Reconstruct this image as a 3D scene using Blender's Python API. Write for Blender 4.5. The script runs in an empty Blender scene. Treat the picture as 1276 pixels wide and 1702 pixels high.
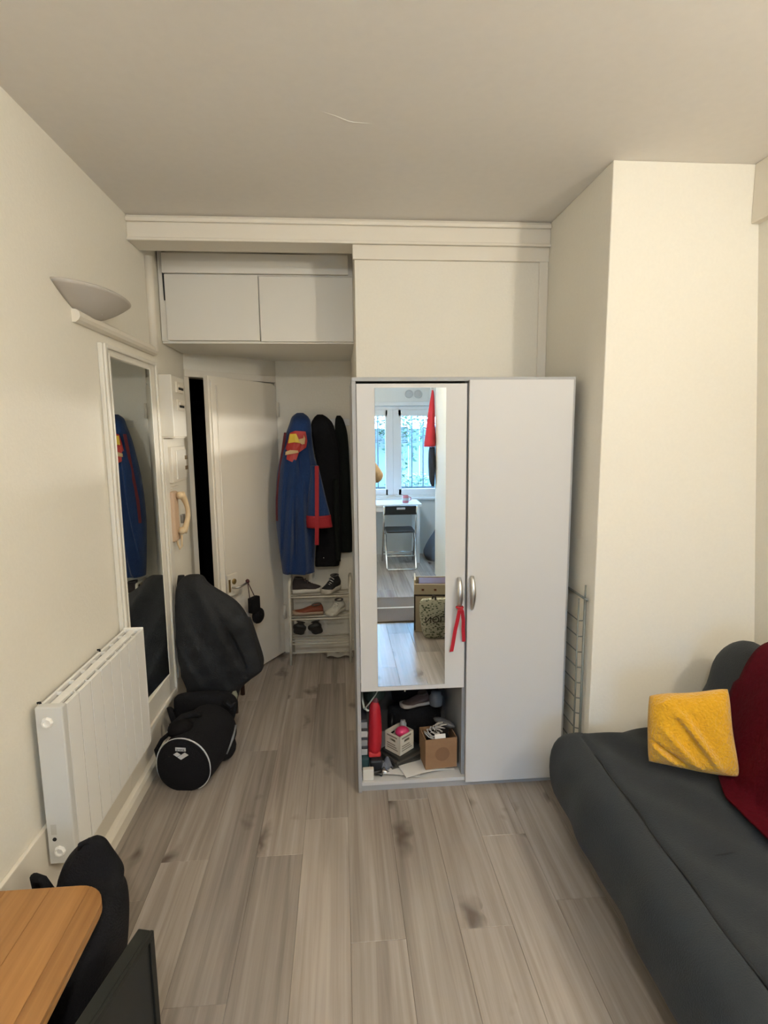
import bpy, bmesh, math, random
from math import sin, cos, pi, sqrt
from mathutils import Vector as V, Matrix
random.seed(7)
SC = bpy.context.scene
COL = SC.collection

# ------------------------------------------------------------ camera
cd = bpy.data.cameras.new('camera'); cam = bpy.data.objects.new('camera', cd); COL.objects.link(cam)
cd.sensor_fit = 'HORIZONTAL'; cd.sensor_width = 36.0; cd.lens = 920.0/1276.0*36.0
cd.clip_start = 0.005
Fw = V((0.07587, 0.98747, -0.138374)); Rt = V((0.996906, -0.077978, -0.009868)); Up = V((0.020534, 0.137197, 0.990331))
m = Matrix.Identity(4)
for i in range(3):
    m[i][0] = Rt[i]; m[i][1] = Up[i]; m[i][2] = -Fw[i]
m.translation = V((0, 0, 1.6)); cam.matrix_world = m
SC.camera = cam

# ------------------------------------------------------------ sky and exposure
w = bpy.data.worlds.new('sky'); SC.world = w; w.use_nodes = True
bg = w.node_tree.nodes['Background']; bg.inputs[0].default_value = (0.30, 0.59, 1.0, 1); bg.inputs[1].default_value = 34.0
SC.view_settings.view_transform = 'Standard'; SC.view_settings.look = 'None'
SC.view_settings.gamma = 1.0; SC.view_settings.use_curve_mapping = False
SC.view_settings.exposure = 0.10
LAMP_W = 51.0           # the wall lamp on the right wall, outside the frame
NICHE_W, SLOT_W = 2.6, 4.0  # powers of the made-up niche light bar: fill strip and slot
LAMP_COL = (1.0, 0.95, 0.85)
CEIL_W, CEIL_COL = 70.0, (0.97, 0.99, 1.0)      # the ceiling lamp over the photographer

# ------------------------------------------------------------ helpers
def lin(h):
    if isinstance(h, str):
        h = h.lstrip('#'); c = [int(h[i:i+2], 16)/255 for i in (0, 2, 4)]
        return tuple(x/12.92 if x <= .04045 else ((x+.055)/1.055)**2.4 for x in c) + (1,)
    return tuple(h) + (1,)

MATS = {}
def mat(name, col, rough=.6, bump=0, scale=60, var=0, metal=0, spec=.5, emit=None, sheen=0, alpha=1, stretch=None, detail=4):
    if name in MATS: return MATS[name]
    mm = bpy.data.materials.new(name); mm.use_nodes = True; nt = mm.node_tree; b = nt.nodes['Principled BSDF']
    c = lin(col); b.inputs['Base Color'].default_value = c; b.inputs['Roughness'].default_value = rough
    b.inputs['Metallic'].default_value = metal; b.inputs['Specular IOR Level'].default_value = spec
    if sheen: b.inputs['Sheen Weight'].default_value = sheen
    if alpha < 1: b.inputs['Alpha'].default_value = alpha
    if emit:
        b.inputs['Emission Color'].default_value = lin(emit[0]); b.inputs['Emission Strength'].default_value = emit[1]
    if bump or var:
        tc = nt.nodes.new('ShaderNodeTexCoord'); n = nt.nodes.new('ShaderNodeTexNoise')
        n.inputs['Scale'].default_value = scale; n.inputs['Detail'].default_value = detail
        src = tc.outputs['Object']
        if stretch:
            mp = nt.nodes.new('ShaderNodeMapping'); mp.inputs['Scale'].default_value = stretch
            nt.links.new(src, mp.inputs[0]); src = mp.outputs[0]
        nt.links.new(src, n.inputs['Vector'])
        if bump:
            bp = nt.nodes.new('ShaderNodeBump'); bp.inputs['Strength'].default_value = bump; bp.inputs['Distance'].default_value = .01
            nt.links.new(n.outputs['Fac'], bp.inputs['Height']); nt.links.new(bp.outputs[0], b.inputs['Normal'])
        if var:
            mx = nt.nodes.new('ShaderNodeMix'); mx.data_type = 'RGBA'
            mx.inputs[6].default_value = tuple(x*(1-var) for x in c[:3])+(1,)
            mx.inputs[7].default_value = tuple(min(1, x*(1+var)) for x in c[:3])+(1,)
            nt.links.new(n.outputs['Fac'], mx.inputs[0]); nt.links.new(mx.outputs[2], b.inputs['Base Color'])
    MATS[name] = mm
    return mm

def wood(name, dark, light, axis='Y', scale=1.0, rough=.5, obj_random=0.0, knots=True, spec=.4, knotcol=None, sharp=0):
    mm = bpy.data.materials.new(name); mm.use_nodes = True; nt = mm.node_tree; L = nt.links.new; N = nt.nodes.new
    b = nt.nodes['Principled BSDF']; b.inputs['Roughness'].default_value = rough; b.inputs['Specular IOR Level'].default_value = spec
    tc = N('ShaderNodeTexCoord'); oi = N('ShaderNodeObjectInfo')
    off = N('ShaderNodeVectorMath'); off.operation = 'SCALE'; off.inputs[0].default_value = (37, 91, 13); L(oi.outputs['Random'], off.inputs['Scale'])
    ad = N('ShaderNodeVectorMath'); ad.operation = 'ADD'; L(tc.outputs['Object'], ad.inputs[0]); L(off.outputs[0], ad.inputs[1])
    mp = N('ShaderNodeMapping'); q = 30 if sharp else 14; s = {'Y': (q, .9, q), 'X': (1.1, q, q), 'Z': (q, q, 1.1)}[axis]
    mp.inputs['Scale'].default_value = tuple(x*scale for x in s); L(ad.outputs[0], mp.inputs[0])
    n1 = N('ShaderNodeTexNoise'); n1.inputs['Scale'].default_value = 1.0; n1.inputs['Detail'].default_value = 8; n1.inputs['Roughness'].default_value = .62; n1.inputs['Distortion'].default_value = .6
    L(mp.outputs[0], n1.inputs['Vector'])
    mp2 = N('ShaderNodeMapping'); s2 = {'Y': (4, .8, 4), 'X': (.8, 4, 4), 'Z': (4, 4, .8)}[axis]
    mp2.inputs['Scale'].default_value = tuple(x*scale for x in s2); L(ad.outputs[0], mp2.inputs[0])
    n2 = N('ShaderNodeTexNoise'); n2.inputs['Scale'].default_value = 1.0; n2.inputs['Detail'].default_value = 3; L(mp2.outputs[0], n2.inputs['Vector'])
    mix = N('ShaderNodeMix'); mix.data_type = 'FLOAT'; mix.inputs[0].default_value = .36 if sharp else .45
    L(n1.outputs['Fac'], mix.inputs[2]); L(n2.outputs['Fac'], mix.inputs[3])
    cr = N('ShaderNodeValToRGB'); cr.color_ramp.elements[0].position = .30 if sharp else .33; cr.color_ramp.elements[1].position = .68 if sharp else .66
    cr.color_ramp.elements[0].color = lin(dark); cr.color_ramp.elements[1].color = lin(light); L(mix.outputs[0], cr.inputs[0])
    out = cr.outputs[0]
    if knots:
        mp3 = N('ShaderNodeMapping'); s3 = {'Y': (7.5, 2.3, 7.5), 'X': (2.3, 7.5, 7.5), 'Z': (7.5, 7.5, 2.3)}[axis]
        mp3.inputs['Scale'].default_value = tuple(x*scale for x in s3)
        nd = N('ShaderNodeVectorMath'); nd.operation = 'ADD'; sc = N('ShaderNodeVectorMath'); sc.operation = 'SCALE'; sc.inputs['Scale'].default_value = .12
        n3 = N('ShaderNodeTexNoise'); n3.inputs['Scale'].default_value = 9; L(ad.outputs[0], n3.inputs['Vector']); L(n3.outputs['Color'], sc.inputs[0])
        L(ad.outputs[0], nd.inputs[0]); L(sc.outputs[0], nd.inputs[1]); L(nd.outputs[0], mp3.inputs[0])
        vo = N('ShaderNodeTexVoronoi'); vo.inputs['Scale'].default_value = 1.0; L(mp3.outputs[0], vo.inputs['Vector'])
        # only some cells carry a knot
        sep = N('ShaderNodeSeparateColor'); L(vo.outputs['Color'], sep.inputs[0])
        gt = N('ShaderNodeMath'); gt.operation = 'GREATER_THAN'; gt.inputs[1].default_value = .46 if sharp else .62; L(sep.outputs[0], gt.inputs[0])
        k = N('ShaderNodeMapRange'); k.inputs[1].default_value = .05; k.inputs[2].default_value = .30; k.inputs[3].default_value = 1; k.inputs[4].default_value = 0
        L(vo.outputs['Distance'], k.inputs[0])
        mu = N('ShaderNodeMath'); mu.operation = 'MULTIPLY'; L(k.outputs[0], mu.inputs[0]); L(gt.outputs[0], mu.inputs[1])
        mu2 = N('ShaderNodeMath'); mu2.operation = 'MULTIPLY'; mu2.inputs[1].default_value = .85; L(mu.outputs[0], mu2.inputs[0])
        mk = N('ShaderNodeMix'); mk.data_type = 'RGBA'; mk.inputs[7].default_value = lin(knotcol or dark); L(mu2.outputs[0], mk.inputs[0]); L(out, mk.inputs[6]); out = mk.outputs[2]
    if obj_random:
        mr = N('ShaderNodeMapRange'); mr.inputs[3].default_value = 1-obj_random; mr.inputs[4].default_value = 1+obj_random; L(oi.outputs['Random'], mr.inputs[0])
        vm = N('ShaderNodeVectorMath'); vm.operation = 'SCALE'; L(out, vm.inputs[0]); L(mr.outputs[0], vm.inputs['Scale']); out = vm.outputs[0]
    L(out, b.inputs['Base Color'])
    bp = N('ShaderNodeBump'); bp.inputs['Strength'].default_value = .06; bp.inputs['Distance'].default_value = .01; L(n1.outputs['Fac'], bp.inputs['Height']); L(bp.outputs[0], b.inputs['Normal'])
    return mm

class MB:
    """collects shapes; build() links them as one mesh object"""
    def __init__(s): s.v = []; s.f = []
    def add(s, vs, fs, M=None):
        o = len(s.v)
        s.v += [tuple((M @ V(p)) if M else p) for p in vs]; s.f += [tuple(i+o for i in f) for f in fs]; return s
    def box(s, x0, y0, z0, x1, y1, z1, M=None):
        vs = [(x, y, z) for z in (z0, z1) for y in (y0, y1) for x in (x0, x1)]
        return s.add(vs, [(0, 2, 3, 1), (4, 5, 7, 6), (0, 1, 5, 4), (2, 6, 7, 3), (0, 4, 6, 2), (1, 3, 7, 5)], M)
    def prism(s, poly, a, b, M=None):
        """poly: list of 2D (x,y) extruded z a..b (counter-clockwise)"""
        n = len(poly)
        vs = [(x, y, a) for x, y in poly]+[(x, y, b) for x, y in poly]
        fs = [tuple(reversed(range(n))), tuple(range(n, 2*n))]+[(i, (i+1) % n, n+(i+1) % n, n+i) for i in range(n)]
        return s.add(vs, fs, M)
    def tube(s, pts, r, n=10, caps=True, M=None, flat=1.0):
        pts = [V(p) for p in pts]; rs = r if isinstance(r, (list, tuple)) else [r]*len(pts)
        vs = []; up = V((0, 0, 1)); prev = None
        for i, p in enumerate(pts):
            t = (pts[min(i+1, len(pts)-1)]-pts[max(i-1, 0)]).normalized()
            if prev is None:
                a = up if abs(t.dot(up)) < .9 else V((1, 0, 0)); u = t.cross(a).normalized()
            else:
                u = (prev - t*prev.dot(t)); u = u.normalized() if u.length > 1e-6 else t.orthogonal().normalized()
            prev = u; q = t.cross(u)
            vs += [tuple(p+u*cos(2*pi*k/n)*rs[i]+q*sin(2*pi*k/n)*rs[i]*flat) for k in range(n)]
        fs = [(i*n+k, i*n+(k+1) % n, (i+1)*n+(k+1) % n, (i+1)*n+k) for i in range(len(pts)-1) for k in range(n)]
        if caps: fs += [tuple(reversed(range(n))), tuple(range((len(pts)-1)*n, len(pts)*n))]
        return s.add(vs, fs, M)
    def lathe(s, prof, n=24, M=None):
        """prof [(r,z)...] about Z"""
        vs = [(r*cos(2*pi*k/n), r*sin(2*pi*k/n), z) for r, z in prof for k in range(n)]
        fs = [(i*n+k, i*n+(k+1) % n, (i+1)*n+(k+1) % n, (i+1)*n+k) for i in range(len(prof)-1) for k in range(n)]
        fs += [tuple(reversed(range(n))), tuple(range((len(prof)-1)*n, len(prof)*n))]
        return s.add(vs, fs, M)
    def ball(s, c, r, n=12, M=None):
        r = r if isinstance(r, (tuple, list)) else (r, r, r); c = V(c)
        vs = [(c.x, c.y, c.z-r[2])]
        for i in range(1, n):
            t = -pi/2+pi*i/n
            vs += [(c.x+r[0]*cos(t)*cos(2*pi*k/(2*n)), c.y+r[1]*cos(t)*sin(2*pi*k/(2*n)), c.z+r[2]*sin(t)) for k in range(2*n)]
        vs.append((c.x, c.y, c.z+r[2])); k2 = 2*n
        fs = [(0, 1+(k+1) % k2, 1+k) for k in range(k2)]
        fs += [(1+i*k2+k, 1+i*k2+(k+1) % k2, 1+(i+1)*k2+(k+1) % k2, 1+(i+1)*k2+k) for i in range(n-2) for k in range(k2)]
        l = 1+(n-2)*k2; fs += [(l+k, l+(k+1) % k2, len(vs)-1) for k in range(k2)]
        return s.add(vs, fs, M)
    def grid(s, fn, nu, nv, M=None, closeu=False):
        vs = [fn(i/nu, j/nv) for j in range(nv+1) for i in range(nu + (0 if closeu else 1))]
        wdt = nu + (0 if closeu else 1)
        fs = [(j*wdt+i, j*wdt+(i+1) % wdt, (j+1)*wdt+(i+1) % wdt, (j+1)*wdt+i) for j in range(nv) for i in range(nu)]
        return s.add([tuple(p) for p in vs], fs, M)
    def build(s, name, material, parent=None, smooth=False, bevel=0, subsurf=0, solid=0, label=None, seg=2):
        me = bpy.data.meshes.new(name); me.from_pydata(s.v, [], s.f)
        bm = bmesh.new(); bm.from_mesh(me); bmesh.ops.recalc_face_normals(bm, faces=bm.faces); bm.to_mesh(me); bm.free()
        me.materials.append(material)
        o = bpy.data.objects.new(name, me); COL.objects.link(o)
        if smooth:
            for p in me.polygons: p.use_smooth = True
        if solid:
            d = o.modifiers.new('solid', 'SOLIDIFY'); d.thickness = solid; d.offset = 0
        if bevel:
            d = o.modifiers.new('bevel', 'BEVEL'); d.width = bevel; d.segments = seg; d.limit_method = 'ANGLE'; d.angle_limit = math.radians(40)
            d.harden_normals = False
        if subsurf:
            d = o.modifiers.new('sub', 'SUBSURF'); d.levels = subsurf; d.render_levels = subsurf
        if parent: attach(o, parent)
        if label: o['label'] = label
        return o

def attach(o, parent):
    o.parent = parent
    t = V((0, 0, 0)); p = parent
    while p: t += p.location; p = p.parent
    # every thing is an un-rotated empty at its base (or a mesh at the origin): parts keep world coordinates
    if parent.parent is None: o.matrix_parent_inverse = Matrix.Translation(-parent.location)

def tag(o, label=None, cat=None, group=None, kind=None):
    if label: o['label'] = label
    if cat: o['category'] = cat
    if group: o['group'] = group
    if kind: o['kind'] = kind
    return o
def thing(name, label, cat, loc=(0, 0, 0), group=None):
    o = bpy.data.objects.new(name, None); COL.objects.link(o); o.location = loc; o.empty_display_size = .05
    return tag(o, label, cat, group)
def struct(o, label=None):
    o['kind'] = 'structure'
    if label: o['label'] = label
    return o
def bx(name, x0, y0, z0, x1, y1, z1, material, parent=None, bevel=0, label=None, M=None):
    return MB().box(x0, y0, z0, x1, y1, z1, M).build(name, material, parent, bevel=bevel, label=label)
def lerp(a, b, t): return a+(b-a)*t
def smooth_rows(rows, t):
    """catmull-rom through the rows"""
    n = len(rows)-1; x = t*n; i = min(int(x), n-1); f = x-i
    p0, p1, p2, p3 = rows[max(i-1, 0)], rows[i], rows[i+1], rows[min(i+2, n)]
    return [0.5*(2*b+(c-a)*f+(2*a-5*b+4*c-d)*f*f+(-a+3*b-3*c+d)*f**3) for a, b, c, d in zip(p0, p1, p2, p3)]
def cloth(rows, name, material, parent=None, nu=48, nv=40, folds=(), exp=1.0, label=None, ax='Y', close=True, disp=None):
    """rows: (z, left, right, half depth, centre): a hanging cloth body as closed rings; folds: (amp, k, phase, twist)"""
    mb = MB()
    def fn(u, v):
        z, l, r, d, c = smooth_rows(rows, v)
        a = 2*pi*u; hw = max((r-l)/2, .002); d = max(d, .002)
        ca, sa = cos(a), sin(a)
        ca = math.copysign(abs(ca)**exp, ca); sa = math.copysign(abs(sa)**exp, sa)
        k = 1.0; s = min(1, v*4)
        for amp, kk, ph, tw in folds: k += amp*s*sin(kk*a+ph+tw*v)/max(.04, (hw+d)/2)*.5
        x = (l+r)/2+hw*ca*(1+(k-1)*.3); y = c-d*sa*k
        if disp and sa > 0: y -= disp(x, z)*min(1, sa*1.6)
        return (x, y, z) if ax == 'Y' else (y, x, z)
    mb.grid(fn, nu, nv, closeu=True)
    if close:
        mb.f.append(tuple(range(nu))); mb.f.append(tuple(range(nv*nu, nv*nu+nu)))
    return mb.build(name, material, parent, smooth=True, label=label)
def text(name, body, size, M, material, parent, extrude=.0006, label=None, align='CENTER'):
    cu = bpy.data.curves.new(name, 'FONT'); cu.body = body; cu.size = size; cu.extrude = extrude; cu.align_x = align; cu.align_y = 'CENTER'
    tmp = bpy.data.objects.new(name, cu); COL.objects.link(tmp)
    dg = bpy.context.evaluated_depsgraph_get(); me = bpy.data.meshes.new_from_object(tmp.evaluated_get(dg))
    bpy.data.objects.remove(tmp); me.transform(M); me.materials.clear(); me.materials.append(material)
    o = bpy.data.objects.new(name, me); COL.objects.link(o)
    if parent: attach(o, parent)
    if label: o['label'] = label
    return o

# ------------------------------------------------------------ materials
wall_m = mat('wall_paint', (.81, .765, .66), .75, bump=.10, scale=90, var=.03)
ceil_m = mat('ceiling_paint', (.85, .80, .73), .85, bump=.06, scale=30, var=.03)
trim_m = mat('trim_paint', (.79, .73, .62), .5, bump=.08, scale=25)
door_m = mat('door_paint', (.78, .72, .61), .42, bump=.08, scale=14)
cab_m = mat('cabinet_paint', (.77, .735, .66), .5)
white_m = mat('wardrobe_white', (.61, .60, .585), .5)
grey_m = mat('wardrobe_grey', (.36, .36, .36), .5)
rad_m = mat('radiator_enamel', (.86, .84, .79), .35)
radgrey_m = mat('radiator_end_enamel', (.66, .65, .61), .4)
hall_m = mat('hall_painted_shade', (.006, .006, .007), .95, spec=.1)
black_m = mat('black_fabric', (.0065, .0065, .008), .85, bump=.4, scale=180, spec=.2)
blackpl_m = mat('black_plastic', (.012, .012, .013), .4)
chrome_m = mat('chrome', (.75, .75, .74), .18, metal=1)
nickel_m = mat('brushed_nickel', (.62, .61, .59), .36, metal=1)
brass_m = mat('aged_brass', (.38, .27, .12), .4, metal=1)
sofa_m = mat('sofa_fabric', (.027, .031, .034), .85, bump=.35, scale=260, var=.06, spec=.15, sheen=.08)
seam_m = mat('dark_seam', (.012, .013, .014), .9)
paper_m = mat('white_paper', (.72, .71, .69), .7)
red_m = mat('red_fabric', (.36, .015, .02), .7, bump=.2, scale=150)
wired_m = mat('wire_grey', (.16, .17, .155), .4)
white_pl = mat('white_plastic', (.74, .73, .70), .4)
floor_m = wood('floor_oak', (.185, .150, .122), (.43, .37, .315), 'Y', 1.0, rough=.27, obj_random=.15, knotcol=(.085, .062, .047), spec=.5, sharp=1)
gap_m = mat('plank_gap', (.15, .12, .095), .9)
pine_m = wood('pine', (.22, .095, .028), (.41, .205, .066), 'Y', 1.3, rough=.4, knotcol=(.15, .055, .014), sharp=1, obj_random=.10)
darkwood_m = wood('dark_wood', (.03, .014, .009), (.075, .032, .02), 'Z', 1.0, knots=False)
def mirror_mat():
    mm = bpy.data.materials.new('mirror_glass'); mm.use_nodes = True; b = mm.node_tree.nodes['Principled BSDF']
    b.inputs['Base Color'].default_value = (.86, .90, .89, 1); b.inputs['Metallic'].default_value = 1; b.inputs['Roughness'].default_value = .0
    return mm
mirror_m = mirror_mat()
def glass_mat(name, tint=(1, 1, 1), tr=.92):
    mm = bpy.data.materials.new(name); mm.use_nodes = True; nt = mm.node_tree; nt.nodes.remove(nt.nodes['Principled BSDF'])
    out = nt.nodes['Material Output']; t = nt.nodes.new('ShaderNodeBsdfTransparent'); t.inputs[0].default_value = tint+(1,)
    g = nt.nodes.new('ShaderNodeBsdfGlossy'); g.inputs['Roughness'].default_value = .02; mx = nt.nodes.new('ShaderNodeMixShader'); mx.inputs[0].default_value = 1-tr
    nt.links.new(t.outputs[0], mx.inputs[1]); nt.links.new(g.outputs[0], mx.inputs[2]); nt.links.new(mx.outputs[0], out.inputs[0])
    return mm
pane_m = glass_mat('window_pane', (.95, .98, 1.0), .93)
def frosted(name):
    mm = bpy.data.materials.new(name); mm.use_nodes = True; nt = mm.node_tree; nt.nodes.remove(nt.nodes['Principled BSDF'])
    out = nt.nodes['Material Output']; t = nt.nodes.new('ShaderNodeBsdfTransparent'); t.inputs[0].default_value = (1, .97, .92, 1)
    d = nt.nodes.new('ShaderNodeBsdfDiffuse'); d.inputs[0].default_value = (.8, .78, .72, 1); mx = nt.nodes.new('ShaderNodeMixShader'); mx.inputs[0].default_value = .35
    nt.links.new(t.outputs[0], mx.inputs[1]); nt.links.new(d.outputs[0], mx.inputs[2]); nt.links.new(mx.outputs[0], out.inputs[0])
    return mm
frost_m = frosted('frosted_glass')

# ============================================================ ROOM SHELL
YB, YN, YP, YF = 3.985, 2.78, 2.137, -2.70      # back wall, partition over wardrobe, pillar front, window wall
HC = 2.6
# floor: sub-floor + planks
fl = struct(MB().box(-2.2, YF-.25, -.06, 2.4, 5.2, -.012).build('floor', gap_m), 'grey-brown oak laminate plank floor running towards the door')
PW = .1778
ends = {-2: 1.954, 0: 1.558, 2: 1.577, -4: 1.957, 1: .95, 3: .70, -1: .86, -3: 1.40, -5: .5, 4: 1.66, 5: .9, 6: 1.3, 7: .4, 8: 1.0, -6: 1.2}
for c in range(-6, 10):
    x0 = c*PW; x1 = x0+PW; y = ends.get(c, 1.0) - 1.285*4
    while y < 4.85:
        y0, y1 = max(y, YF), min(y+1.285, 4.85); y += 1.285
        if y1-y0 < .02: continue
        if x0 > 1.0 and y0 > 2.15 or x1 < -1.0 and y1 < 3.4: continue
        a, b = x0+.0003, x1-.0003; e = .0010; p, q = y0+.0003, y1-.0003
        MB().add([(a, p, -.012), (b, p, -.012), (b, q, -.012), (a, q, -.012), (a, p, -e), (b, p, -e), (b, q, -e), (a, q, -e),
                  (a+e, p+e, 0), (b-e, p+e, 0), (b-e, q-e, 0), (a+e, q-e, 0)],
                 [(0, 1, 5, 4), (1, 2, 6, 5), (2, 3, 7, 6), (3, 0, 4, 7), (4, 5, 9, 8), (5, 6, 10, 9), (6, 7, 11, 10), (7, 4, 8, 11), (8, 9, 10, 11)]).build('plank', floor_m, fl)
# ceiling, with the raised crack of the old plaster
ce = MB().box(-2.2, YF-.25, HC, 2.4, 5.2, HC+.1)
ce_o = struct(ce.build('ceiling', ceil_m), 'cream plaster ceiling with a hairline ridge')
crk = MB(); pts = []
for i in range(16):
    t = i/15; pts.append((-.075+.23*t, 1.842+.115*sin(pi/2*t**.75)+.004*sin(14*t), HC+.0008))
crk.tube(pts, [.0006+.0026*sin(pi*i/15) for i in range(16)], 8, flat=.6); crk.build('ridge', ceil_m, ce_o)
# left wall
lw = struct(bx('wall_left', -1.15, YF-.2, 0, -.95, 3.57, HC, wall_m), 'cream painted wall with radiator and framed mirror')
# diagonal doorway wall at the end of the entry niche
A, B = V((-.95, 3.57, 0)), V((-.43, 4.015, 0)); dv = (B-A).normalized(); nv_ = V((dv.y, -dv.x, 0))   # nv_ points to the room
def diag(s0, s1, z0, z1, t0, t1):
    pts = [A+dv*s0+nv_*t0, A+dv*s1+nv_*t0, A+dv*s1+nv_*t1, A+dv*s0+nv_*t1]
    mb = MB(); mb.add([(p.x, p.y, z) for z in (z0, z1) for p in pts], [(3, 2, 1, 0), (4, 5, 6, 7), (0, 1, 5, 4), (1, 2, 6, 5), (2, 3, 7, 6), (3, 0, 4, 7)]); return mb
LD = (B-A).length
dw = diag(0, LD, 1.985, HC, -.10, 0)
d_o = struct(dw.build('wall_doorway', wall_m), 'slanted wall strip above the entry door')
diag(.0, LD, 1.965, 2.01, -.1, .012).build('lintel', trim_m, d_o, bevel=.004)
diag(-.012, .03, 0, 1.97, -.1, .004).build('jamb', trim_m, d_o, bevel=.004)
diag(LD-.03, LD+.02, 0, 1.97, -.1, .004).build('jamb', trim_m, d_o, bevel=.004)
# the hall behind the door, its darkness painted as near-black walls
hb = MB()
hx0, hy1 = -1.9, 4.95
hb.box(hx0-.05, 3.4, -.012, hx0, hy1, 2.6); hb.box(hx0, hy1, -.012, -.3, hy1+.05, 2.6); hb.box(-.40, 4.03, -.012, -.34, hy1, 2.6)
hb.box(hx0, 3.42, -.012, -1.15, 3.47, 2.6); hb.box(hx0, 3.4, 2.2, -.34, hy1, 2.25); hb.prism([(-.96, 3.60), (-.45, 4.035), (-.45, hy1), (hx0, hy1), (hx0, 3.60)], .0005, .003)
struct(hb.build('wall_hall', hall_m), 'hall behind the ajar door, painted near-black for its unlit look')
# back wall of the niche (behind the coats)
struct(bx('wall_back', -.44, YB, 0, .25, YB+.1, HC, wall_m), 'cream wall behind the hanging coats')
# partition over the wardrobe: front board at YN and its left side towards the niche
pt = MB(); pt.box(.085, YN, 0, 1.03, YN+.10, HC); pt.box(.085, YN+.1, 0, .185, YB+.1, HC)
pt_o = struct(pt.build('wall_partition', wall_m), 'flat cream wall panel above the wardrobe')
bx('panel_trim', .075, YN-.018, 2.425, 1.03, YN, 2.492, trim_m, pt_o, bevel=.003)
bx('panel_trim', .985, YN-.012, 1.7, 1.03, YN, 2.43, trim_m, pt_o, bevel=.003)
# ceiling beam with two mouldings
bm_ = struct(bx('trim_1', -.95, YN-.03, 2.49, 1.03, YN+.12, HC, trim_m, bevel=.004), 'painted ceiling beam across the niche')
bx('moulding', -.95, YN-.045, 2.568, 1.03, YN-.03, 2.59, trim_m, bm_, bevel=.006)
bx('moulding', -.95, YN-.04, 2.488, 1.03, YN-.03, 2.502, trim_m, bm_, bevel=.004)
# pillar (chimney breast) and right wall, which leans a little
struct(bx('pillar', 1.03, YP, 0, 2.1, YN+.1, HC, wall_m, bevel=.004), 'broad cream chimney breast beside the wardrobe')
rw = MB()
def rx(z): return 1.80-(z/2.6)*.20
rw.add([(rx(0), -.52, 0), (rx(2.6), -.52, 2.6), (rx(2.6), YP, 2.6), (rx(0), YP, 0), (2.1, -.52, 0), (2.1, -.52, 2.6), (2.1, YP, 2.6), (2.1, YP, 0)],
       [(0, 1, 2, 3), (4, 7, 6, 5), (0, 4, 5, 1), (3, 2, 6, 7), (1, 5, 6, 2), (0, 3, 7, 4)])
struct(rw.build('wall_right', wall_m), 'cream wall behind the sofa')
struct(bx('trim_2', 1.585, .6, 2.385, 1.7, YP, HC, trim_m, bevel=.004), 'boxed-in duct along the top of the wall behind the sofa')
# kitchen end: stub wall and side wall, window wall
st = MB(); st.box(1.06, -1.60, 0, 2.1, -.50, HC)
struct(st.build('wall_stub', wall_m), 'cream stub wall beside the window end')
struct(bx('wall_side', 1.75, YF-.2, 0, 2.1, -1.6, HC, wall_m), 'side wall at the window end')
WX0, WX1, WZ0, WZ1 = -.30, 1.45, .80, 1.97
wl = MB(); wl.box(-1.15, YF-.2, 0, WX0, YF, HC); wl.box(WX1, YF-.2, 0, 1.75, YF, HC); wl.box(WX0, YF-.2, 0, WX1, YF, WZ0); wl.box(WX0, YF-.2, WZ1, WX1, YF, HC)
pale_m = mat('window_wall_paint', (.72, .72, .70), .75, bump=.15, scale=80)
ww = struct(wl.build('wall_window', pale_m), 'pale wall around the casement window')
# baseboards
bb = struct(MB().box(-.95, -2.7, 0, -.936, 2.30, .40).build('baseboard_left', trim_m, bevel=.003), 'cream skirting board under the radiator')
MB().prism([(-.936, 0), (-.912, 0), (-.912, .05), (-.92, .066), (-.936, .075)], -3.03, 2.7, Matrix(((1, 0, 0, 0), (0, 0, -1, 0), (0, 1, 0, 0), (0, 0, 0, 1)))).build('moulding', trim_m, bb)
b2 = struct(bx('baseboard_mirror', -.95, 2.30, 0, -.936, 3.03, .22, trim_m, bevel=.003), 'low skirting under the framed mirror')
struct(bx('baseboard_back', -.40, YB-.015, 0, .085, YB, .085, trim_m, bevel=.004), 'skirting below the coats')
# corner pipe of the left wall
struct(MB().tube([(-.935, 2.985, 2.03), (-.935, 2.985, 2.49)], .022, 14).build('trim_3', trim_m, smooth=True), 'painted corner pipe under the beam end')

# entry door, ajar: hinge at the right, free edge towards the camera
Hn, Fr = V((-.44, 3.975, 0)), V((-.765, 3.40, 0)); du = (Fr-Hn).normalized(); dn = V((-du.y, du.x, 0))
if dn.y > 0: dn = -dn
if dn.x < 0: dn = -dn                                  # face turned to the room
DW = (Fr-Hn).length
def dpt(s, z, t): p = Hn+du*s+dn*t; return (p.x, p.y, z)
DM = Matrix(((du.x, 0, dn.x, Hn.x), (du.y, 0, dn.y, Hn.y), (0, 1, 0, 0), (0, 0, 0, 1)))     # local (s, z, t) -> world
dp = MB(); r = .05; poly = [(0.0, .012), (DW, .012), (DW, 1.955)]
poly += [(r-r*sin(a*pi/12), 1.955-r+r*cos(a*pi/12)) for a in range(0, 7)]
dp.prism(poly, -.04, 0, DM)
door = struct(dp.build('door_1', door_m, bevel=.003), 'cream entry door standing ajar in the slanted doorway')
MB().box(DW-.045, .012, .0, DW-.004, 1.93, .012, DM).build('edge_strip', door_m, door, bevel=.003)
MB().box(DW-.006, .012, -.038, DW+.004, 1.955, -.004, DM).build('edge_strip', trim_m, door, bevel=.002)
MB().tube([dpt(DW-.055, .05, .006), dpt(DW-.055, 1.90, .006)], .006, 8).build('weather_strip', trim_m, door, smooth=True)
lk = MB().box(DW-.14, .60, .012, DW-.05, .74, .03, DM).build('lock_case', trim_m, door, bevel=.004)
MB().lathe([(.018, 0), (.018, .006), (.012, .010)], 18, DM @ Matrix.Translation((DW-.10, .69, .030))).build('keyhole_rosette', brass_m, lk, smooth=False)
MB().box(DW-.065, .63, .030, DW-.05, .71, .034, DM).build('strike_plate', brass_m, lk)
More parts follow.
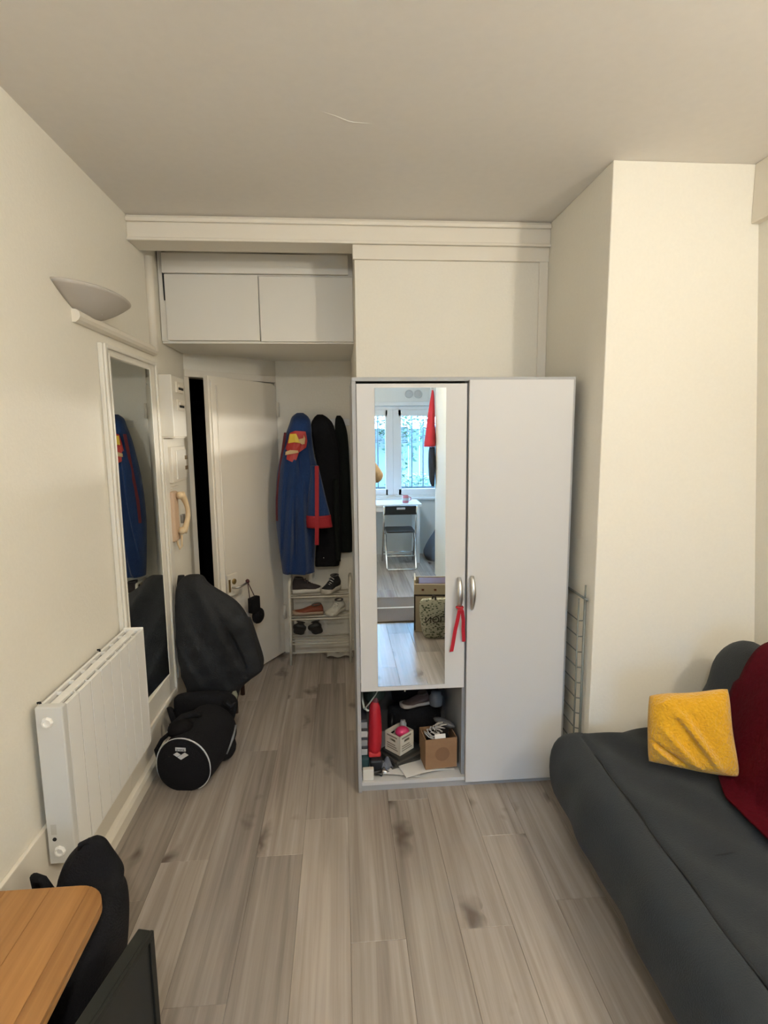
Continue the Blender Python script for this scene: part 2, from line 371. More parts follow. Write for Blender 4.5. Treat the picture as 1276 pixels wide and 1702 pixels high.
hd = MB().tube([dpt(DW-.085, .655, .03), dpt(DW-.085, .655, .06), dpt(DW-.11, .655, .068), dpt(DW-.20, .668, .068)], .007, 10).build('handle', nickel_m, door, smooth=True)
for z in (.32, 1.78): MB().tube([dpt(-.004, z-.05, .008), dpt(-.004, z+.05, .008)], .011, 10).build('hinge', door_m, door, smooth=True)

# ============================================================ UPPER CABINET over the entry
cb = thing('overhead_cabinet', 'cream two-door cupboard high above the entry door', 'cabinet', (-.43, 3.3, 2.11))
CY = 3.15
bx('carcass', -.945, CY+.02, 2.10, .085, YB-.42, 2.46, cab_m, cb)
bx('soffit', -.945, CY+.02, 2.112, .085, YB, 2.13, cab_m, cb)
bx('door', -.912, CY, 2.113, -.424, CY+.019, 2.452, cab_m, cb, bevel=.0015)
bx('door', -.418, CY, 2.108, .083, CY+.019, 2.446, cab_m, cb, bevel=.0015)
bx('filler_board', -.918, CY-.014, 2.456, .06, CY+.006, 2.556, cab_m, cb, bevel=.002, label='plain filler board above the cupboard doors')
bx('side_gap', -.945, CY+.012, 2.11, -.905, CY+.02, 2.59, cab_m, cb)
MB().prism([(-.9195, 2.32), (-.9125, 2.32), (-.9125, 2.56), (-.924, 2.56)], CY+.004, CY+.0118, Matrix(((1, 0, 0, 0), (0, 0, 1, 0), (0, 1, 0, 0), (0, 0, 0, 1)))).build('dark_gap', seam_m, cb, label='dark gap beside the cupboard door')
bx('top_board', -.92, CY+.012, 2.45, .083, CY+.02, 2.595, cab_m, cb)
MB().add([(-.915, CY+.0085, 2.557), (-.3, CY+.0085, 2.5615), (.06, CY+.0085, 2.557), (.06, CY+.0085, 2.560), (-.3, CY+.0085, 2.566), (-.915, CY+.0085, 2.559)], [(0, 1, 4, 5), (1, 2, 3, 4)]).build('dark_gap', seam_m, cb, label='dark gap above the filler board', solid=.002)

# ============================================================ WARDROBE
wd = thing('wardrobe', 'two-door white wardrobe with grey carcass, mirror and open bottom left compartment', 'wardrobe', (.515, 2.52, 0))
WX, WR, WY, WB, WH = .05, .988, 2.301, 2.74, 1.832
bx('side_panel', WX, WY, 0, WX+.016, WB, WH-.016, grey_m, wd, bevel=.001)
bx('side_panel', WR-.016, WY, 0, WR, WB, WH-.016, grey_m, wd, bevel=.001)
bx('top_panel', WX, WY, WH-.016, WR, WB, WH, grey_m, wd, bevel=.001)
bx('bottom_panel', WX+.016, WY+.005, .03, WR-.016, WB, .046, white_m, wd)
bx('plinth', WX+.016, WY+.012, 0, WR-.016, WY+.028, .03, grey_m, wd)
bx('back_panel', WX+.016, WB-.006, .046, WR-.016, WB, WH-.016, mat('back_board', (.10, .095, .09), .7), wd)
bx('divider', .522, WY+.025, .046, .538, WB-.006, WH-.016, grey_m, wd)
bx('shelf', WX+.016, WY+.05, .50, .522, WB-.006, .516, white_m, wd)
ld = bx('door', WX+.018, WY-.002, .482, .526, WY+.016, WH-.026, white_m, wd, bevel=.001, label='shorter wardrobe door carrying the mirror')
rd = bx('door', .534, WY-.012, .03, WR-.013, WY+.006, WH-.012, white_m, wd, bevel=.001, label='full-height plain wardrobe door')
bx('mirror', .143, WY-.006, .505, .438, WY-.0021, 1.789, mirror_m, ld, label='narrow frameless mirror')
def arch(x, yb, z0, z1, name, par):
    mb = MB(); pts = []; n = 14
    for i in range(n+1):
        t = i/n; pts.append((x, yb-.004-.026*sin(pi*t)**.7, lerp(z0, z1, t)))
    mb.tube(pts, [.008+.005*sin(pi*i/n) for i in range(n+1)], 12); return mb.build(name, nickel_m, par, smooth=True)
arch(.498, WY-.002, .842, .985, 'handle', ld); arch(.553, WY-.012, .848, .992, 'handle', rd)
# red ribbon tied on the handle of the mirror door
rb = MB()
def ribbon(mb, pts, wv, th=.0012):
    pts = [V(p) for p in pts]; wv = V(wv)
    for off in (0,):
        n = len(pts); vs = []
        for p in pts: vs += [tuple(p-wv), tuple(p+wv)]
        mb.add(vs, [(2*i, 2*i+1, 2*i+3, 2*i+2) for i in range(n-1)])
ribbon(rb, [(.498, WY-.034, .862), (.494, WY-.040, .85), (.488, WY-.028, .80), (.480, WY-.018, .75), (.472, WY-.014, .69), (.466, WY-.012, .655)], (.008, -.002, .002))
ribbon(rb, [(.498, WY-.033, .862), (.506, WY-.040, .848), (.514, WY-.028, .80), (.516, WY-.018, .76), (.520, WY-.015, .70)], (.007, -.002, .001))
rb.tube([(.498+.013*cos(a*pi/6), WY-.026+.013*sin(a*pi/6), .860) for a in range(13)], .004, 6)
rbo = rb.build('ribbon', mat('red_ribbon', (.42, .006, .02), .55), solid=.0015)
tag(rbo, 'red ribbon tied to the handle of the mirrored wardrobe door', 'ribbon')

# wire rack between the wardrobe and the pillar
wr = thing('wire_rack', 'narrow grey wire rack squeezed between wardrobe and chimney breast', 'rack', (1.009, 2.3, 0))
for yy in (2.19, 2.46):
    MB().tube([(1.016, yy, 0), (1.016, yy, .905)], .006, 8).build('upright', wired_m, wr, smooth=True)
    MB().tube([(1.002, yy+.03, 0), (1.002, yy+.03, .90 if yy < 2.3 else .9)], .004, 8).build('upright', wired_m, wr, smooth=True)
MB().tube([(1.016, 2.17, .905), (1.016, 2.47, .905)], .005, 8).build('top_rail', wired_m, wr, smooth=True)
MB().tube([(1.016, 2.19, .90), (1.016, 2.19, .965)], .004, 8).build('hook_end', wired_m, wr, smooth=True)
for i in range(9): MB().tube([(1.016, 2.19, .25+i*.07), (1.004, 2.22, .24+i*.07), (1.004, 2.46, .24+i*.07)], .0026, 6).build('rung', wired_m, wr, smooth=True)

# ---------------------------------------------------------- things in the open compartment (floor of it z=.046)
CF = .0475
def rotz(x, y, z, a): return Matrix.Translation((x, y, z)) @ Matrix.Rotation(a, 4, 'Z')
# papers
for i, (x, y, a, ww_, hh, c) in enumerate([(.36, 2.43, .12, .26, .17, .0), (.245, 2.375, -.2, .19, .10, .0), (.345, 2.375, .30, .20, .11, 0)]):
    z = CF+.0015+i*.006
    def sheet(u, v, ww_=ww_, hh=hh): return ((u-.5)*ww_, (v-.5)*hh, .004*sin(4*u+2*v)+.004)
    o = MB().grid(sheet, 10, 8, rotz(x, y, z, a)).build('paper', paper_m, solid=.002)
    tag(o, ['crumpled white paper lying flat under the cardboard box', 'white paper lying at the front edge of the wardrobe compartment', 'white paper sticking out in front of the cardboard box'][i], 'paper', 'loose papers in the wardrobe compartment')
# cardboard box with odds and ends
card_m = mat('cardboard', (.27, .15, .075), .85, bump=.15, scale=40, var=.12)
cbx = thing('cardboard_box', 'open brown cardboard box overfilled with black odds and ends', 'box', (.43, 2.40, CF+.02))
M = rotz(.428, 2.405, CF+.022, .10)
t = .004
MB().box(-.075, -.06, 0, .075, .06, t, M).build('base', card_m, cbx)
for (x0, y0, x1, y1) in ((-.075, -.06, .075, -.06+t), (-.075, .06-t, .075, .06), (-.075, -.06+t, -.075+t, .06-t), (.075-t, -.06+t, .075, .06-t)):
    MB().box(x0, y0, t, x1, y1, .145, M).build('side', card_m, cbx)
MB().lathe([(.034, 0), (.034, .0006)], 24, M @ Matrix.Translation((.005, -.0602, .07)) @ Matrix.Rotation(pi/2, 4, 'X')).build('printed_seal', mat('brown_print', (.20, .105, .05), .85), cbx, label='faint round brown print')
cl = [('charger', 'black charger lying on top in the cardboard box', blackpl_m, lambda: MB().box(-.03, -.02, 0, .03, .02, .03, rotz(.445, 2.41, CF+.16, .6))),
      ('name_tag', 'white printed tag at the front of the cardboard box', paper_m, lambda: MB().box(-.026, -.002, 0, .026, .002, .022, rotz(.43, 2.352, CF+.163, .1) @ Matrix.Rotation(-.3, 4, 'X'))),
      ('case', 'dark glasses case leaning out of the cardboard box', mat('dark_grey_plastic', (.06, .06, .062), .45), lambda: MB().ball((0, 0, 0), (.055, .02, .018), 8, rotz(.46, 2.42, CF+.205, -.5) @ Matrix.Rotation(.2, 4, 'Y'))),
      ('pouch', 'black pouch stuffed in the cardboard box behind the tag', black_m, lambda: MB().ball((0, 0, 0), (.055, .045, .05), 8, rotz(.43, 2.415, CF+.13, 0)))]
for n_, l_, m_, fn in cl: tag(fn().build(n_, m_, bevel=.002 if n_ != 'pouch' else 0, smooth=n_ in ('pouch', 'case')), l_, n_.replace('_', ' '))
cbl = MB()
for k in range(5):
    pts = [(.39+.012*k+.028*sin(i*.7+k*1.3), 2.38+.02*cos(i*.9+k), CF+.168+.012*k+.010*sin(i*1.1+2*k)) for i in range(12)]
    cbl.tube(pts, .003, 6)
tag(cbl.build('cable', mat('pale_cable', (.42, .40, .38), .5), smooth=True), 'tangled pale cable on top of the cardboard box contents', 'cable')
# white crate with pink thing, on a dark stack of magazines
mg = thing('magazine_pile', 'dark glossy magazine pile under the small white crate', 'magazines', (.25, 2.45, CF))
for k in range(4):
    MB().box(-.078, -.062, 0, .078, .062, .014, rotz(.252+.004*k, 2.455, CF+.013+.0145*k, .45+.07*k)).build('magazine', mat('mag%d' % k, [(.05, .048, .04), (.03, .03, .028), (.065, .058, .045), (.022, .022, .02)][k], .35), mg)
MB().box(-.03, -.01, 0, .03, .012, .001, rotz(.262, 2.42, CF+.0717, .7)).build('cover_print', paper_m, mg)
cr_m = mat('crate_white', (.60, .56, .46), .6)
cr = thing('small_crate', 'small cream wooden-look crate with hand slots holding a pink pouch', 'crate', (.25, 2.445, CF+.062))
M = rotz(.250, 2.445, CF+.0725, .72); S = .048; H_ = .092; t = .004
MB().box(-S, -S, 0, S, S, t, M).build('base', cr_m, cr)
for k in range(4):
    Mk = M @ Matrix.Rotation(k*pi/2, 4, 'Z')
    sd = MB(); sd.box(-S, -S, t, S, -S+t, .055, Mk); sd.box(-S, -S, .068, S, -S+t, H_, Mk); sd.box(-S, -S, .055, -.018, -S+t, .068, Mk); sd.box(.018, -S, .055, S, -S+t, .068, Mk)
    so = sd.build('side', cr_m, cr)
    pr = MB()
    for q in range(3): pr.box(-.034, -S-.0006, .016+.011*q, .034-.008*q, -S, .021+.011*q, Mk)
    pr.box(-.034, -S-.0006, .076, .03, -S, .083, Mk)
    tag(pr.build('printed_lettering', mat('crate_print', (.22, .19, .14), .7), so), kind='stuff')
tag(MB().ball((.264, 2.44, CF+.158), (.034, .028, .026), 10).build('pouch', mat('magenta_plastic', (.55, .03, .12), .45), smooth=True), 'shiny pink pouch sitting in the small cream crate', 'pouch')
tag(MB().lathe([(.017, 0), (.017, .055), (.012, .062), (.012, .07)], 16, Matrix.Translation((.272, 2.482, CF+.123))).build('jar', mat('grey_plastic', (.25, .26, .27), .3), smooth=True), 'small grey jar standing at the back of the cream crate', 'jar')
# red pouch upright
rp = thing('red_bag', 'tall narrow red bag standing beside the small crate', 'bag', (.137, 2.43, CF))
cloth([(CF+.318, .122, .148, .012, 2.44), (CF+.285, .110, .160, .024, 2.44), (CF+.18, .104, .166, .036, 2.435), (CF+.10, .100, .162, .038, 2.43), (CF+.082, .102, .158, .036, 2.43)], 'body', mat('red_nylon', (.42, .008, .018), .5, bump=.3, scale=60), rp, 36, 20, [(.006, 4, .4, 2)], exp=.8)
bx('base', .101, 2.395, CF+.061, .158, 2.465, CF+.086, mat('red_nylon_light', (.55, .035, .035), .5), rp, bevel=.006)
cloth([(CF+.345, .126, .146, .008, 2.445), (CF+.33, .120, .152, .016, 2.445), (CF+.295, .120, .154, .018, 2.442)], 'gathered_top', mat('dark_red', (.14, .03, .04), .6), rp, 20, 6, [(.003, 6, .4, 2)])
tag(bx('toolbox', .108, 2.37, CF, .165, 2.50, CF+.060, mat('toolbox_black', (.018, .019, .022), .5), bevel=.008), 'low black tool box under the red bag', 'box')
for k in range(4):
    z = CF+.0605+.0445*k
    o = thing('small_case', ['white small case at the foot of the stack by the red bag', 'grey small case, second from below in the stack by the red bag', 'white small case, third from below in the stack by the red bag', 'white small case topping the stack by the red bag'][k], 'case', (.083, 2.48, z), 'stack of small cases beside the red bag')
    bx('body', .067, 2.42, z, .098, 2.53, z+.030, mat('case%d' % (k % 2), [(.55, .54, .52), (.30, .30, .30)][k % 2], .5), o, bevel=.003)
    bx('lid', .067, 2.42, z+.0305, .098, 2.53, z+.043, mat('case_lid', (.045, .045, .05), .5), o, bevel=.003)
tag(bx('toolbox', .067, 2.39, CF, .104, 2.54, CF+.060, mat('teal_box', (.03, .075, .085), .5), bevel=.006), 'teal box under the stack of small cases', 'box')
gb = thing('green_bag', 'dark green bag with a white strap on top of the small cases', 'bag', (.12, 2.5, CF+.24))
gm = mat('green_nylon', (.022, .045, .037), .5, bump=.3, scale=50)
MB().ball((.134, 2.53, CF+.345), (.062, .10, .075), 12).build('body', gm, gb, smooth=True)
MB().tube([(.078, 2.475, CF+.345), (.079, 2.452, CF+.315), (.084, 2.442, CF+.288), (.10, 2.438, CF+.274), (.115, 2.442, CF+.272)], .005, 8, flat=.6).build('strap', mat('strap_white', (.5, .55, .5), .5), gb, smooth=True)
MB().tube([(.086, 2.440, CF+.280), (.112, 2.428, CF+.318), (.140, 2.426, CF+.358), (.160, 2.434, CF+.392)], .0055, 8, flat=.6).build('strap', MATS['strap_white'], gb, smooth=True)
# pliers, grey cloth and a white block at the front
pl = thing('pliers', 'black-handled pliers lying in front of the tool box', 'tool', (.14, 2.36, CF+.01))
MB().tube([(.105, 2.345, CF+.012), (.125, 2.345, CF+.02), (.145, 2.35, CF+.02), (.165, 2.36, CF+.018)], .008, 8).build('handle', blackpl_m, pl, smooth=True)
MB().tube([(.10, 2.36, CF+.010), (.12, 2.352, CF+.012), (.145, 2.346, CF+.012), (.16, 2.338, CF+.010)], .008, 8).build('handle', blackpl_m, pl, smooth=True)
MB().tube([(.16, 2.352, CF+.018), (.18, 2.352, CF+.014), (.195, 2.352, CF+.012)], [.011, .009, .004], 8).build('jaws', nickel_m, pl, smooth=True)
gc = MB(); gc.grid(lambda u, v: (.160+.05*u, 2.365+.05*v, CF+.022+.035*sin(pi*u)*sin(pi*v)+.010*sin(9*u+4*v)), 14, 12)
tag(gc.build('cloth', mat('blue_grey_cloth', (.13, .14, .17), .85), smooth=True, solid=.004), 'crumpled blue-grey cloth beside the magazine pile', 'cloth')
tag(bx('small_box', .07, 2.316, CF, .12, 2.342, CF+.052, mat('cream_box', (.66, .62, .54), .6), bevel=.003), 'little blank cream box at the front left edge of the compartment', 'box')
# black holdall behind with a trainer on it and a plastic jar
hb_ = thing('black_holdall', 'black holdall filling the back of the wardrobe compartment', 'bag', (.33, 2.63, CF))
cloth([(CF+.195, .25, .44, .03, 2.65), (CF+.185, .22, .465, .05, 2.645), (CF+.13, .21, .485, .065, 2.64), (CF+.03, .215, .48, .065, 2.64), (CF, .24, .46, .05, 2.64)], 'body', black_m, hb_, 32, 14, [(.004, 7, 0, 1)])
MB().tube([(.23, 2.60, CF+.16), (.225, 2.575, CF+.13), (.235, 2.568, CF+.06), (.25, 2.575, CF+.02)], .007, 8).build('strap', blackpl_m, hb_, smooth=True)
sn = thing('trainer', 'lone trainer with pale sole edge lying on the black holdall', 'shoe', (.325, 2.6, CF+.2))
Ms = rotz(.345, 2.60, CF+.203, 1.9)
def shoe_rows(L, W, H):
    return [(-.5*L, .28*W, .30*H, .62*H), (-.44*L, .38*W, .34*H, .98*H), (-.25*L, .42*W, .30*H, 1.0*H), (-.05*L, .40*W, .28*H, .86*H), (.15*L, .46*W, .26*H, .62*H), (.35*L, .48*W, .25*H, .50*H), (.46*L, .36*W, .25*H, .42*H), (.5*L, .12*W, .26*H, .34*H)]
def shoe(root, M, upper, sole, lace=None, L=.26, W=.095, H=.10, low=1.0, opening=True):
    rows = shoe_rows(L, W, H)
    mb = MB()
    def fn(u, v):
        y, w_, z0, z1 = smooth_rows(rows, v); z1 = z0*.5+(z1-z0*.5)*low; a = 2*pi*u
        zc = (z0*.4+z1)/2; hz = (z1-z0*.4)/2
        return (w_*cos(a)*(1-.25*max(0, sin(a))), y, zc+hz*sin(a))
    mb.grid(fn, 18, 16, M, closeu=True); mb.f.append(tuple(range(18))); mb.f.append(tuple(range(16*18, 17*18)))
    up = mb.build('upper', upper, root, smooth=True)
    ms = MB()
    def fs(u, v):
        y, w_, z0, z1 = smooth_rows(rows, v); a = 2*pi*u; c, s_ = cos(a), sin(a)
        c = math.copysign(abs(c)**.4, c); s_ = math.copysign(abs(s_)**.4, s_)
        return (w_*1.06*c, y*1.02, .15*H+.15*H*s_+.01*v)
    ms.grid(fs, 14, 14, M, closeu=True); ms.f.append(tuple(range(14))); ms.f.append(tuple(range(14*14, 15*14)))
    ms.build('sole', sole, root, smooth=True)
    if opening:
        mo = MB(); mo.lathe([(.0, 0), (.5, 0), (.9, .0), (1.0, .3), (.95, .6), (.7, .6), (.68, .1), (0, .1)], 16, M @ Matrix.Translation((0, -.28*L, H*low*.955)) @ Matrix.Rotation(-.12, 4, 'X') @ Matrix.Diagonal((W*.36, L*.17, .010, 1)))
        mo.build('collar', mat('shoe_lining', (.10, .09, .085), .9), root, smooth=True)
    if lace:
        for k in range(4):
            y = (-.05+.075*k)*L; r_ = smooth_rows(rows, (.43+.075*k*1.0)); z = (r_[3]*low)+.002
            MB().tube([(-W*.24, y, z-.008), (-W*.1, y+.004, z+.002), (W*.1, y-.004, z+.002), (W*.24, y, z-.008)], .0035, 6, M=M).build('lace', lace, root, smooth=True)
    return up
shoe(sn, Ms, mat('brown_mesh', (.10, .07, .065), .8, bump=.3, scale=200), mat('sole_pale', (.40, .36, .33), .6), None, .155, .07, .06)
cloth([(CF+.405, .28, .40, .02, 2.68), (CF+.38, .24, .46, .035, 2.68), (CF+.28, .23, .48, .04, 2.68), (CF+.20, .24, .47, .035, 2.68)], 'added_dark_bundle', black_m, None, 32, 14, [(.004, 5, 0, 1)])  # made-up black bundle, put in to darken the back of the compartment
tag(bpy.data.objects['added_dark_bundle'], 'black cloth bundle added on the holdall to darken the back of the compartment', 'bundle')
tag(MB().lathe([(.030, 0), (.034, .005), (.034, .05), (.026, .058), (.026, .068), (.0, .070)], 22, Matrix.Translation((.452, 2.60, CF+.203)) @ Matrix.Rotation(0, 4, 'X')).build('plastic_tub', mat('smoky_plastic', (.16, .165, .165), .2), smooth=True), 'smoky grey plastic tub standing on the black holdall', 'tub')
stg = MB(); stg.tube([(.268, 2.36, .4995), (.269, 2.36, .47), (.268, 2.36, .446)], [.0015, .002, .004], 6)
tag(stg.build('cord', mat('cord_white', (.6, .58, .52), .7), smooth=True), 'short white cord hanging inside the compartment under the mirrored door', 'cord')

# ============================================================ LEFT WALL THINGS
# mirror in its door-like frame
XW = -.95
mf = thing('framed_mirror', 'tall mirror in a moulded cream frame on the wall behind the radiator', 'mirror', (-.94, 2.62, .21))
fr_m = mat('frame_paint', (.78, .74, .65), .42, bump=.06, scale=18)
fy0, fy1, fz0, fz1 = 2.333, 2.968, .215, 1.972
gy0, gy1, gz0, gz1 = 2.392, 2.862, .36, 1.925
def frame_piece(name, y0, z0, y1, z1, d):
    mb = MB(); mb.box(XW, y0, z0, XW+d, y1, z1); return mb.build(name, fr_m, mf, bevel=.004)
frame_piece('stile', fy0, fz0, gy0, fz1, .020); frame_piece('stile', gy1, fz0, fy1, fz1, .020)
frame_piece('rail', gy0, gz1, gy1, fz1, .020); frame_piece('rail', gy0, fz0, gy1, gz0, .020)
for (y0, z0, y1, z1) in ((fy0, fz0, fy0+.022, fz1), (fy1-.022, fz0, fy1, fz1), (fy0+.022, fz1-.018, fy1-.022, fz1), (fy0+.022, fz0, fy1-.022, fz0+.03)):
    MB().box(XW+.02, y0, z0, XW+.032, y1, z1).build('outer_moulding', fr_m, mf, bevel=.005)
for (y0, z0, y1, z1) in ((gy0-.012, gz0-.012, gy0, gz1+.012), (gy1, gz0-.012, gy1+.012, gz1+.012), (gy0, gz1, gy1, gz1+.012), (gy0, gz0-.012, gy1, gz0)):
    MB().box(XW+.02, y0, z0, XW+.027, y1, z1).build('inner_bead', fr_m, mf, bevel=.003)
MB().box(-.002, 0, gz0-.002, .002, gy1-gy0+.002, gz1+.002, Matrix.Translation((XW+.006, gy0, 0)) @ Matrix.Rotation(-.036, 4, 'Z')).build('glass', mirror_m, mf, label='mirror glass set slightly askew in its frame')
# ledge above
ldg = MB()
pf = [(0, 0), (.012, 0), (.024, .008), (.030, .020), (.028, .036), (.016, .045), (0, .047)]
ldg.prism(pf, -3.015, -2.14, Matrix(((1, 0, 0, XW), (0, 0, -1, 0), (0, 1, 0, 2.012), (0, 0, 0, 1))))
tag(ldg.build('cable_trunking', trim_m, smooth=False), 'cream trunking running from the wall lamp above the framed mirror', 'trunking')
# wall lamp (unlit) : half bowl
def half_bowl(side, name):
    mb = MB(); n, k = 18, 28; a, b_, d = .255, .14, .085
    def fn(u, v):
        t = pi*u; r_ = 1-v*.98
        return (side*b_*sin(t)*r_, a*cos(t)*r_, -d*(1-r_**1.7))
    mb.grid(fn, k, n); return mb
sc_ = thing('wall_lamp', 'unlit half-bowl plaster wall lamp above the trunking', 'lamp', (XW, 2.255, 2.05))
plas_m = mat('lamp_plaster', (.52, .475, .42), .7, bump=.1, scale=30)
mb = half_bowl(1, 'bowl'); mb.v = [(x+XW, y+2.262, z+2.128) for x, y, z in mb.v]
mb.build('bowl', plas_m, sc_, smooth=True, solid=.006)
bx('wall_plate', XW, 2.20, 2.065, XW+.012, 2.31, 2.12, plas_m, sc_, bevel=.004)
MB().tube([(XW+.05, 2.255, 2.06), (XW+.05, 2.255, 2.105)], .012, 10).build('socket', white_pl, sc_, smooth=True)

# radiator
rd_ = thing('radiator', 'white electric radiator with grey end cap low on the wall', 'radiator', (-.89, 1.98, .285))
RX0, RX1, RY0, RY1, RZ0, RZ1 = -.928, -.848, 1.632, 2.318, .285, .80
n = 8; cw = (RY1-RY0-.03)/n
for i in range(n):
    y0 = RY0+.03+cw*i; y1 = y0+cw
    # front plate of one element with its little shoulder, top fin left open as grille
    fp = MB(); fp.box(RX1-.012, y0+.0030, RZ0, RX1, y1-.0030, RZ1-.004); fp.box(RX1-.034, y0+.003, RZ0, RX1-.012, y0+.008, RZ1-.022); fp.box(RX1-.034, y1-.008, RZ0, RX1-.012, y1-.003, RZ1-.022); fp.build('front_plate', rad_m, rd_)
    el = MB(); el.box(RX0+.012, y0+.030, RZ0+.01, RX1-.014, y1-.030, RZ1-.025)
    el.build('core', rad_m, rd_)
    if i < n-1: MB().box(RX1-.006, y1-.0030, RZ0+.004, RX1-.0022, y1+.0030, RZ1-.008).build('gap_shade', mat('gap_shade_grey', (.24, .23, .21), .6), rd_)  # dark strip painted in as shade of the gap between elements
    g = MB(); g.box(RX0+.010, y0+.001, RZ1-.014, RX0+.026, y0+.006, RZ1-.002); g.box(RX0+.026, y0+.001, RZ1-.016, RX1-.026, y1-.001, RZ1-.004)
    g.build('top_bridge', rad_m, rd_, bevel=.001)
    hx = MB(); hx.add([(RX1-.026, y0+.012, RZ1-.006), (RX1-.012, y0, RZ1-.006), (RX1-.012, y0+.006, RZ1-.006), (RX1-.024, y0+.018, RZ1-.006),
                       (RX1-.026, y0+.012, RZ1-.02), (RX1-.012, y0, RZ1-.02), (RX1-.012, y0+.006, RZ1-.02), (RX1-.024, y0+.018, RZ1-.02)],
                      [(0, 1, 2, 3), (4, 7, 6, 5), (0, 4, 5, 1), (1, 5, 6, 2), (2, 6, 7, 3), (3, 7, 4, 0)])
    hx.build('top_fin', rad_m, rd_)
bx('back_rail', RX0, RY0+.03, RZ0, RX0+.010, RY1, RZ1-.002, rad_m, rd_, bevel=.002)
ec = bx('end_cap', RX0, RY0, RZ0, RX1, RY0+.03, RZ1+.002, radgrey_m, rd_, bevel=.004, label='grey near end cap')
bx('far_cap', RX0, RY1-.001, RZ0, RX1, RY1+.012, RZ1+.004, rad_m, rd_, bevel=.004)
for z, x in ((RZ1-.045, -.893), (RZ0+.045, -.893)):
    MB().lathe([(.017, 0), (.017, .004), (.014, .010), (.010, .010), (.009, .004), (0, .004)], 8, Matrix.Translation((x, RY0, z)) @ Matrix.Rotation(pi/2, 4, 'X')).build('plug', rad_m, ec, smooth=False)
MB().lathe([(.006, 0), (.006, .002), (0, .002)], 14, Matrix.Translation((-.906, RY0, RZ0+.085)) @ Matrix.Rotation(pi/2, 4, 'X')).build('control_knob', seam_m, ec)
bx('sticker', -.915, RY0-.0006, RZ0+.10, -.898, RY0, RZ0+.135, mat('sticker_grey', (.55, .53, .48), .6), ec)
for y in (1.66, 2.08): MB().tube([(RX0-.004, y, RZ1+.004), (RX0+.003, y, RZ1+.006), (RX0+.006, y, RZ1-.01)], .004, 8).build('bracket', seam_m, rd_, smooth=True)

# meter box, switch panel, intercom phone
mbx = thing('meter_box', 'cream electricity meter box with two slots beside the entry door', 'meter box', (-.915, 3.18, 1.6))
bx('housing', XW, 3.055, 1.60, -.880, 3.30, 1.925, fr_m, mbx, bevel=.004)
bx('lid_edge', XW, 3.05, 1.594, -.876, 3.24, 1.600, trim_m, mbx)
for z in (1.77, 1.865):
    s_ = bx('breaker', -.880, 3.12, z-.028, -.871, 3.245, z+.03, trim_m, mbx, bevel=.002)
    bx('slot', -.8712, 3.15, z-.012, -.8685, 3.235, z+.0, seam_m, s_)
    bx('slot_hood', -.871, 3.145, z+.002, -.864, 3.24, z+.014, trim_m, s_, bevel=.001)
bp_ = thing('backing_board', 'cream board below the meter box carrying the intercom', 'board', (-.945, 3.22, .9))
bx('board', XW, 3.05, .25, -.938, 3.12, 1.594, fr_m, bp_, bevel=.002)
sp_ = thing('switch_panel', 'small cream switch panel between meter box and intercom', 'panel', (-.94, 3.28, 1.34))
bx('plate', XW, 3.14, 1.345, -.925, 3.40, 1.545, trim_m, sp_, bevel=.003)
bx('cover', -.925, 3.20, 1.36, -.916, 3.39, 1.525, fr_m, sp_, bevel=.003)
for z in (1.48, 1.42): bx('switch', -.916, 3.355, z-.012, -.908, 3.385, z+.010, mat('brown_switch', (.16, .11, .06), .5), sp_, bevel=.001)
ph = thing('intercom', 'yellowed intercom handset hanging on the wall by the entry door', 'intercom', (-.93, 3.2, .98))
bei_m = mat('aged_ivory', (.66, .50, .30), .45)
bx('base', -.950, 3.10, 1.02, -.918, 3.19, 1.30, mat('aged_pink_ivory', (.60, .43, .29), .5), ph, bevel=.01)
pts = []
for i in range(15):
    t = i/14; pts.append((-.895+.022*sin(pi*t), 3.165+.035*sin(pi*t), lerp(1.285, 1.065, t)))
MB().tube(pts, [.020-.007*sin(pi*i/14) for i in range(15)], 12).build('handset', bei_m, ph, smooth=True)
MB().ball((-.902, 3.16, 1.275), (.022, .024, .022), 8).build('earpiece', bei_m, ph, smooth=True)
MB().ball((-.902, 3.16, 1.075), (.022, .024, .022), 8).build('mouthpiece', bei_m, ph, smooth=True)
MB().tube([(-.905, 3.16, 1.05), (-.905, 3.155, .99), (-.915, 3.15, .97), (-.925, 3.15, 1.0), (-.93, 3.15, 1.04)], .006, 8).build('cord', bei_m, ph, smooth=True)
bx('cradle_switch', -.918, 3.20, 1.11, -.90, 3.24, 1.16, mat('grey_button', (.30, .27, .22), .5), ph, bevel=.003)
tag(bx('cable_clip', -.95, 3.12, 1.315, -.93, 3.25, 1.325, trim_m, bevel=.002), 'small cream clip on the wall just above the intercom', 'clip')

